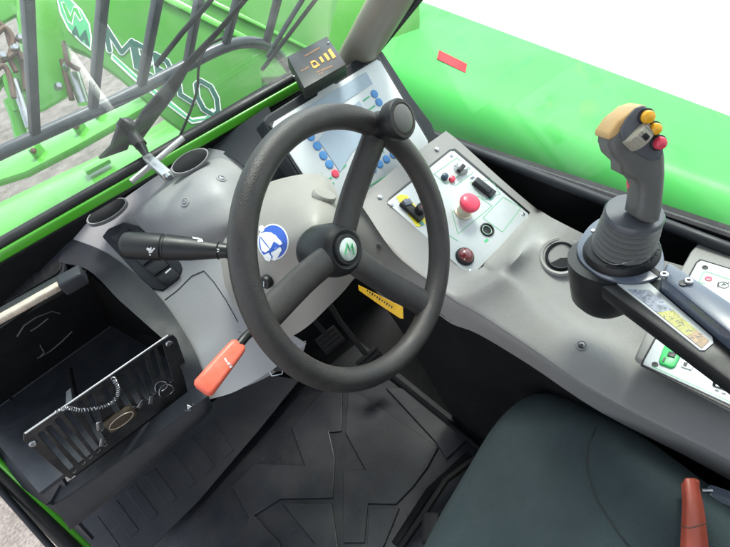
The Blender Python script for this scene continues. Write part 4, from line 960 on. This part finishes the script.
for pts in ([(703, 273), (706, 271.5), (740, 283)], [(703, 273), (698, 284)], [(698, 282), (705, 284)], [(652, 366.3), (735, 404)], [(716, 300), (730, 306)]):
    for a, c in zip(pts, pts[1:]): ln(bmg, RRl, a, c, .0009, 0, EZ, .0003)
obj('print', bmg, M['line'], rpn, 0)
gs2 = obj('green_switch', slab([R2(*q, -.001) for q in ((664, 347), (680.5, 351), (681.5, 355), (675, 368), (671, 369.5), (659.5, 365), (659, 361))], EZ, .005, .0018), mat('switch_green', (.02, .42, .10), .35), rpn)
obj('switch_window', slab([R2(*q, .0045) for q in ((669, 351.5), (676.5, 353.5), (674.5, 358), (667, 355.8))], EZ, .0012, .0004), M['black'], gs2)
obj('switch_bar', slab([R2(*q, .0045) for q in ((664, 357.5), (666, 358), (664, 362), (662, 361.3))], EZ, .0008), M['black'], gs2)
obj('white_label', slab([R2(*q) for q in ((684, 357.5), (690, 359.5), (694, 366), (691, 370.5), (681, 367), (682, 361))], EZ, .0025, .0006), M['white'], rpn)
obj('white_label', slab([R2(*q, .0028) for q in ((684, 362), (688, 363), (686.5, 366.5), (683, 365.4))], EZ, .0004), M['slate'], rpn)
bs_ = obj('black_switch', slab([R2(*q, -.001) for q in ((714, 376), (724, 378), (738, 386), (736, 394), (712, 386))], EZ, .007, .0018), M['black'], rpn)
for (u, v) in ((716, 384), (723, 387)): obj('switch_mark', slab([R2(*q, .0066) for q in ((u, v), (u + 4.5, v + 1.3), (u + 3.8, v + 3.2), (u - .6, v + 1.8))], EZ, .0005), M['white'], bs_)

# ================================================================== JOYSTICK ARM + JOYSTICK
zj = .762
arm = thing('armrest_bar', P(690, 330, z=.70), 'dark metal armrest bar carrying the joystick, with a worn patterned decal', 'armrest')
def A(u, v, z=zj): return P(u, v, z=z)
obj('beam', slab([A(*q) for q in ((600, 285), (612, 278), (640, 276), (664, 279), (738, 334), (790, 370), (790, 425), (706, 363), (608, 291))], EZ, 0, .004, th0=.024), M['black'], arm)
dl = obj('decal_plate', slab([A(*q) for q in ((613, 281), (648, 283), (712, 338), (713, 344), (705, 351), (700, 351))], EZ, .002), M['plate'], arm)
bmk = [NB(), NB(), NB()]
def dpt(t, s): 
    a = (616 + (702 - 616) * t, 282.5 + (350.5 - 282.5) * t); c = (645 + (711 - 645) * t, 284.5 + (341 - 284.5) * t)
    return A(a[0] + (c[0] - a[0]) * s, a[1] + (c[1] - a[1]) * s, zj + .0024)
for k, (ta_, tb_) in enumerate(((.10, .45), (.45, .80), (.80, .985))):
    slab([dpt(ta_, .12), dpt(tb_, .12), dpt(tb_, .92), dpt(ta_, .92)], EZ, .0004, bm=bmk[k])
obj('decal', bmk[0], M['sk'], dl, 0); obj('decal', bmk[1], M['sy'], dl, 0); obj('decal', bmk[2], M['so_'], dl, 0)
b = NB()
for k in range(60):
    t = random.uniform(.1, .95); s = random.uniform(.15, .88); p = dpt(t, s) + EZ * .0006; a = random.uniform(0, 3); dx_ = Vector((math.cos(a), math.sin(a), 0))
    box(p, dx_, EZ.cross(dx_), EZ, random.uniform(.0015, .005), .0005, .0003, bm=b)
obj('decal_scribble', b, M['bluesteel'], dl, 0)
# raised blue-grey channel
obj('channel', slab([A(*q, zj + .022) for q in ((666.5, 264.5), (671, 264), (790, 343), (790, 385), (728, 332), (661.5, 277.5), (661.5, 274))], EZ, .002, .003, 2, th0=.03), M['bluesteel'], arm)
for u, v in ((664, 275.5), (688.5, 282)):
    p = A(u, v, zj + .0245); obj('bolt', lathe(p, EZ, [(.0052, -.001), (.0052, .0025), (.004, .0035), (.0022, .0035), (.0018, .001), (.0002, .001)], 16), M['steel'], arm)
obj('bolt', lathe(A(683, 283.5, zj + .0245), EZ, [(.0045, -.001), (.0045, .0012), (.0002, .0014)], 16), M['black'], arm)

js = thing('joystick', P(620, 270, z=.64), 'grey joystick with beige thumb wheel and three coloured buttons on its head', 'joystick')
jc = A(626, 246, zj)          # centre of the flange
can = lathe(P(600, 268, z=.70), EZ, [(.012, -.045), (.034, -.04), (.042, -.025), (.044, 0), (.046, .05), (.047, .060), (.0004, .060)], 44)
cb = A(609, 257, zj)
obj('housing', lathe(cb, Vector((.12, -.02, 1)).normalized(), [(.010, -.088), (.032, -.084), (.043, -.070), (.047, -.045), (.051, -.015), (.052, -.002), (.0004, -.002)], 44), M['black'], js)
fl = [(607, 219), (592, 226), (582, 238), (577, 250), (580, 262), (590, 272), (603, 280), (624, 285), (645, 284), (660, 278), (664, 268), (662, 252), (655, 236), (640, 222)]
flc = cr([A(u, v, zj + .001) for u, v in fl], 4, closed=True)
fo = obj('flange', slab(flc, EZ, .005, .0012, 2), M['bluesteel'], js)
for u, v in ((655, 271),):
    obj('flange_slot', slab([A(u + a_, v + b__, zj + .0062) for a_, b__ in ((-6, -3.5), (-3, -5), (5, 1), (6, 4), (3, 5), (-5, -.5))], EZ, .0006), M['black'], js)
obj('screw', lathe(A(593, 231, zj + .006), EZ, [(.003, 0), (.0028, .002), (.0002, .0022)], 12), M['steel'], js)
# dark collar below the bellows
bc = A(621, 252, zj + .006)
obj('collar', lathe(bc, EZ, [(.047, 0), (.047, .004), (.044, .010), (.040, .012), (.0004, .012)], 44), M['black'], js)
b = NB()
for k in range(9):
    a = -2.9 + .26 * k; r = .0425; dx_ = RX * math.cos(a) * 1 + EY * 0; c = bc + Vector((math.cos(a), math.sin(a), 0)) * r + EZ * .0105
    t_ = Vector((-math.sin(a), math.cos(a), 0)); box(c, t_, t_.cross(EZ), EZ, .009, .004, .002, .0008, 1, bm=b)
obj('collar_ribs', b, M['slate'], js)
wire = [bc + Vector((.0385 * math.cos(a), .0385 * math.sin(a), .016 + .003 * math.sin(5 * a))) for a in [-3.2 + 3.0 * k / 30 for k in range(31)]]
obj('retaining_wire', tube(wire, .0009, 6), M['alu'], js)
# bellows
ax = (P(634, 214, z=zj + .072) - bc); ah = ax.length; ax.normalize()
prof = [(.038, .010)]
N_ = 6
for k in range(N_):
    t = k / N_; h = .012 + (ah - .016) * t; r = .0385 - .0045 * t; dh = (ah - .016) / N_
    prof += [(r - .0032, h + dh * .10), (r, h + dh * .35), (r + .0004, h + dh * .55), (r - .0010, h + dh * .8), (r - .0036, h + dh)]
prof += [(.030, ah - .002), (.0004, ah - .002)]
obj('bellows', lathe(bc, ax, prof, 48), M['grip'], js)
tc_ = bc + ax * ah
obj('top_collar', lathe(tc_, ax, [(.030, -.010), (.0345, -.008), (.0352, .0), (.033, .004), (.028, .005), (.0004, .005)], 44), M['gripface'], js)
# grip: profile in the vertical plane facing across the cab, with real depth and rounded edges
gnv = Vector((-.50, -.80, .33)).normalized()      # grip's broad face looks back at the driver
gc = tc_ + EZ * .05
def Gp(u, v, l=0): return onpl(u, v, gc + gnv * l, gnv)
head = [(642, 103), (648, 108), (654, 122), (660, 138), (663, 152), (663.5, 168), (662, 186), (660, 204), (657, 216), (650, 219), (637, 216), (630.5, 211), (632.5, 200), (634, 188), (633.5, 181), (629, 176), (614.5, 169.5), (614, 161), (603, 152), (599, 141), (600, 132), (610, 120), (626, 108)]
b = slab([Gp(636 + (q[0] - 636) * .87 - 1, q[1] + 2, .003) for q in head], gnv, .018, 0, th0=.020)
es_ = [e for e in b.edges if len(e.link_faces) == 2 and any(len(f.verts) > 10 for f in e.link_faces)]
bev(b, .0125, 5, edges=es_); obj('grip', b, M['grip'], js, 60)
# lighter worn orange cap on the hood's left shoulder
b = slab([Gp(636 + (q[0] - 636) * .87 - 1.5, q[1] + 1.5, .003) for q in ((598.0, 137), (598, 131), (609, 118), (626, 106), (641, 102), (634, 108), (625, 117), (619, 126), (612, 130), (604, 134.5))], gnv, .0175, .004, 3, th0=.0195)
obj('hood_cap', b, M['gold'], js, 50)
fp_ = [(641, 105), (645, 107), (652, 117), (658, 132), (662, 146), (662, 154), (658, 160), (648, 160), (636, 153), (625, 145), (619, 135), (619.5, 128), (626, 117), (634, 108)]
obj('switch_face', slab([Gp(*q, .0195) for q in fp_], gnv, .0040, .0025, 3), M['gripface'], js, 50)
def Gf(u, v, l=0): return Gp(u, v, .0235 + l)
gx_ = (Gf(650, 140) - Gf(640, 120)).normalized()
th = NB(); pa, pb = Gf(630, 138, .000), Gf(651, 130, .000)
tcen = Gf(636.5, 135.5, -.005); tax = (Gf(648, 139) - Gf(640, 129)).normalized()   # roller axis
rdir = (Gf(648, 127.5) - Gf(632, 144)).normalized()
ta2 = gnv.cross(rdir).normalized()
whl = obj('thumb_wheel', lathe(tcen - ta2 * .0085, ta2, [(.004, -.0), (.0150, .0002), (.0160, .0015), (.0160, .0155), (.0150, .0168), (.004, .017)], 36), M['beige'], js)
b = NB()
for k in range(14):
    a = 2 * math.pi * k / 14; dr = rdir * math.cos(a) + gnv * math.sin(a); tn = ta2.cross(dr)
    box(tcen + dr * .0162, ta2, tn, dr, .014, .0022, .0016, .0004, 1, bm=b)
obj('wheel_ribs', b, M['beige'], whl)
obj('thumb_notch', box(tcen + rdir * .002 + gnv * .0155 - ta2 * .001, ta2, rdir, gnv, .0075, .006, .003, .0008), M['black'], whl)
for (u, v, m_, r) in ((645.5, 116.5, M['obutton'], .0072), (653, 128.3, M['obutton'], .0064), (657.5, 142.5, M['red'], .0070)):
    c = Gf(u, v, -.001); bb_ = obj('push_button', lathe(c, gnv, [(r * 1.25, 0), (r * 1.25, .003), (r * 1.05, .004), (r * 1.0, .003)], 24), M['black'], js)
    nm = obj('button_cap', lathe(c, gnv, [(r, .001), (r, .0065), (r * .85, .0095), (r * .5, .011), (.0003, .0115)], 24), m_, bb_)
b = slab([Gp(*q, -.016) for q in ((625, 180), (629, 177), (636, 180), (636, 196), (630, 199), (626, 192))], gnv, .012, .003, 2)
obj('trigger', b, M['red'], js)

# ================================================================== SEAT
seat = thing('operator_seat', (.18, .08, .0), 'dark teal fabric operator seat cushion at the lower right', 'seat')
sz = .505
def seatpts():
    b = NB(); nx, ny = 44, 44; hx, hy = .245, .31; cxs, cys = .205, .120; G_ = []
    for i in range(nx + 1):
        colv = []
        for j in range(ny + 1):
            a, c = -1 + 2 * i / nx, -1 + 2 * j / ny
            # square to superellipse
            r = max(abs(a), abs(c)); ang = math.atan2(c, a); pw = 4.2
            q = (abs(math.cos(ang)) ** pw + abs(math.sin(ang)) ** pw) ** (-1 / pw)
            X_ = r * q * math.cos(ang); Y_ = r * q * math.sin(ang)
            edge = max(0, r); hgt = (1 - edge ** 7) ** .5 * .055 if edge < 1 else 0
            bol = .020 * math.exp(-((abs(X_) - .72) / .17) ** 2) * (1 - max(0, Y_ - .4) * 1.2)
            front = -.018 * max(0, Y_ - .5) ** 2 * 4
            dip = -.006 * math.exp(-(X_ ** 2 + (Y_ + .1) ** 2) / .25)
            tapr = 1 - .13 * max(0, .35 - Y_); skew = -.05 * max(0, .9 - X_) * max(0, Y_ + .2)
            wr = .0016 * noise.noise(Vector((X_ * 4, Y_ * 4, 1))) + .0006 * noise.noise(Vector((X_ * 14, Y_ * 14, 4)))
            colv.append(b.verts.new(Vector((cxs + X_ * hx * tapr, cys + Y_ * hy + skew, sz - .055 + hgt + bol * (1 - edge ** 6) + front * (1 - edge ** 4) + dip + wr))))
        G_.append(colv)
    for i in range(nx):
        for j in range(ny): b.faces.new((G_[i][j], G_[i + 1][j], G_[i + 1][j + 1], G_[i][j + 1]))
    # skirt
    border = [G_[i][0] for i in range(nx + 1)] + [G_[nx][j] for j in range(1, ny + 1)] + [G_[i][ny] for i in range(nx - 1, -1, -1)] + [G_[0][j] for j in range(ny - 1, 0, -1)]
    cen = Vector((cxs, cys, 0)); prev = border
    for dz, k in ((-.02, 1.012), (-.05, 1.01), (-.075, .97)):
        cur = [b.verts.new(Vector((cen.x + (v.co.x - cen.x) * k, cen.y + (v.co.y - cen.y) * k, sz - .055 + dz))) for v in border]
        for i in range(len(border)):
            b.faces.new((prev[i], cur[i], cur[(i + 1) % len(border)], prev[(i + 1) % len(border)]))
        prev = cur
    b.faces.new(prev)
    return b
se = obj('cushion', seatpts(), M['seat'], seat, 60); setr = bvh(se)
obj('seat_seam', tube(onsurf(setr, dense([(596, 428), (588, 446), (587, 470), (597, 500), (616, 530), (640, 560)], 6), .0002), .0011, 6), M['black'], seat)
obj('seat_pan', box(Vector((.17, .10, .375)), EX, EY, EZ, .44, .50, .07, .03, 4), M['black'], seat)
obj('suspension', box(Vector((.17, .07, .18)), EX, EY, EZ, .40, .42, .30, .03, 3), M['matte'], seat)
obj('seat_lever', tube([P(398, 552, z=.36), P(420, 520, z=.36), P(446, 480, z=.35), P(470, 462, z=.34), P(500, 440, z=.33)], .006, 10), M['matte'], seat)
obj('adjuster_block', box(P(432, 530, z=.42), Vector((.7, .7, 0)), Vector((-.7, .7, 0)), EZ, .05, .03, .03, .006), M['matte'], seat)
obj('seat_rail', tube([P(396, 545, z=.05), P(430, 492, z=.05), P(470, 455, z=.05)], .012, 10), M['matte'], seat)
# belt buckle (red cover) and grey bracket beside the cushion
sb = thing('seat_belt_buckle', P(695, 540, z=.47), 'orange red seat belt buckle sleeve standing at the right edge of the seat', 'seat belt')
bp_ = [row([(681, 484, .70), (686, 479, .695), (694, 479, .695), (699, 485, .70)]), row([(682, 505, .685), (688, 503, .675), (698, 504, .675), (704, 508, .685)]), row([(681, 528, .67), (688, 527, .66), (700, 528, .66), (707, 531, .67)]), row([(680, 552, .655), (688, 552, .645), (701, 552, .645), (709, 553, .655)]), row([(678, 590, .63), (688, 590, .62), (702, 590, .62), (711, 590, .63)])]
bl_ = obj('sleeve', patch(bp_, 5, 5, .012), M['belt'], sb, 50); blt = bvh(bl_)
obj('sleeve_seam', tube(onsurf(blt, dense([(682, 526), (690, 528), (706, 523)], 4), .0002) or [P(682, 526, d=.66), P(706, 523, d=.66)], .0008, 6), M['brown'], sb)
obj('latch', box(P(692, 484, d=.71), RX, DN, FW, .016, .014, .012, .003), M['belt'], sb)
brd = thing('seat_bracket', P(735, 510, z=.44), 'blue grey metal bracket at the right edge beside the belt buckle', 'bracket')
b = slab([P(*q, z=.50) for q in ((705, 488), (710, 483), (760, 500), (790, 520), (790, 545), (760, 520), (710, 498))], EZ, .0, .004, 2, th0=.03)
obj('bracket_plate', b, M['bluesteel'], brd)
obj('bracket_pin', lathe(P(704, 491, z=.50), (RX * -1), [(.004, -.01), (.004, .004), (.0005, .005)], 12), M['steel'], brd)

# ================================================================== FLOOR MAT
fm = thing('floor_mat', (.1, .7, 0), 'black rubber floor mat with raised tread shapes under the pedals', 'floor mat')
obj('mat_base', box(Vector((.02, .60, .003)), EX, EY, EZ, .82, 1.08, .006, .002), M['rubber'], fm, 20)
def Fz(u, v, z=.006): return P(u, v, z=z)
Zf = lambda x, y: (180 + x / 2.433, 380 + y / 2.433)
pads = [
  [(410, 20), (478, 60), (632, 165), (605, 215), (570, 262), (528, 305), (458, 303), (450, 400), (398, 400), (396, 224), (452, 220), (402, 130)],
  [(355, 20), (398, 20), (396, 125), (365, 128), (380, 195), (374, 290), (245, 292), (170, 340), (125, 262), (182, 206), (305, 210), (272, 118)],
  [(250, 300), (372, 302), (388, 420), (380, 470), (300, 470), (330, 400)],
  [(175, 322), (245, 400), (262, 470), (120, 470), (150, 380)],
  [(462, 312), (536, 312), (500, 400), (470, 450), (452, 450)],
  [(500, 20), (560, 20), (700, 150), (650, 195), (620, 150)],
]
for q in pads:
    pts = [Fz(*Zf(*p)) for p in q]; c = sum(pts, Vector()) / len(pts)
    obj('tread_pad', slab([c + (p - c) * .985 for p in pts], EZ, .006, .0018, 2), M['rubber'], fm, 20)
# ribbed toe board on the left, rising under the storage box
def T(u, v, l=0): return onpl(u, v, tb_o + tb_n * l, tb_n)
tb_o = P(150, 470, z=.11); tb_n = Vector((.05, -.52, .85)).normalized()
obj('toe_board', slab([T(*q, -.004) for q in ((60, 560), (70, 516), (205, 408), (250, 372), (300, 380), (258, 432), (200, 500), (140, 560))], tb_n, .006, .002), M['rubber'], fm, 20)
for k in range(7):
    u, v = 88 + 19 * k, 524 - 16 * k
    q = [(u, v), (u + 10, v - 8), (u + 32, v + 22), (u + 23, v + 30)]
    obj('toe_rib', slab([T(*p, .002) for p in q], tb_n, .0025, .0012), M['rubber'], fm, 20)
# pedals in the dark under the column
def pedal(u, v, label):
    pd = thing('pedal', P(u, v, z=.08), label, 'pedal'); c = P(u, v, z=.14); n_ = Vector((0, -.7, .7)).normalized()
    obj('pad', box(c, EX, n_.cross(EX), n_, .075, .06, .012, .004), M['matte'], pd)
    b = NB()
    for k in range(4): box(c + n_ * .007 + n_.cross(EX) * (-.02 + .0135 * k), EX, n_.cross(EX), n_, .062, .005, .003, .001, 1, bm=b)
    obj('grip_ribs', b, M['matte'], pd); obj('stem', tube([c, c + Vector((0, .10, .10)), c + Vector((0, .16, .26))], .008, 10), M['matte'], pd)
pedal(330, 340, 'black ribbed pedal in the dark footwell below the wheel hub, left one')
pedal(372, 362, 'black ribbed pedal in the dark footwell beside the kick panel, right one')

# grit trodden into the mat and lying on the console
def grit(name, n, fn, nrm_, label, r0, r1, m_):
    b = NB()
    for k in range(n):
        p_ = fn()
        if p_ is None: continue
        a_ = random.uniform(0, 6.28); q_ = random.uniform(r0, r1); dx_ = Vector((math.cos(a_), math.sin(a_), random.uniform(-.3, .3))).normalized(); dy_ = dx_.cross(nrm_).normalized()
        box(p_, dx_, dy_, dx_.cross(dy_), q_, q_ * random.uniform(.4, .9), q_ * .5, 0, 1, bm=b)
    return tag(obj(name, b, m_, None, 0), label, 'grit', kind='stuff')
def on_mat():
    u_, v_ = random.uniform(150, 470), random.uniform(395, 547); p_ = Fz(u_, v_, .0125)
    return p_ if -.3 < p_.x < .38 else None
grit('floor_grit', 150, on_mat, EZ, 'tan grit and crumbs scattered over the black floor mat', .0012, .0032, mat('grit_tan', (.085, .068, .05), .9, var=.4, vs=90))
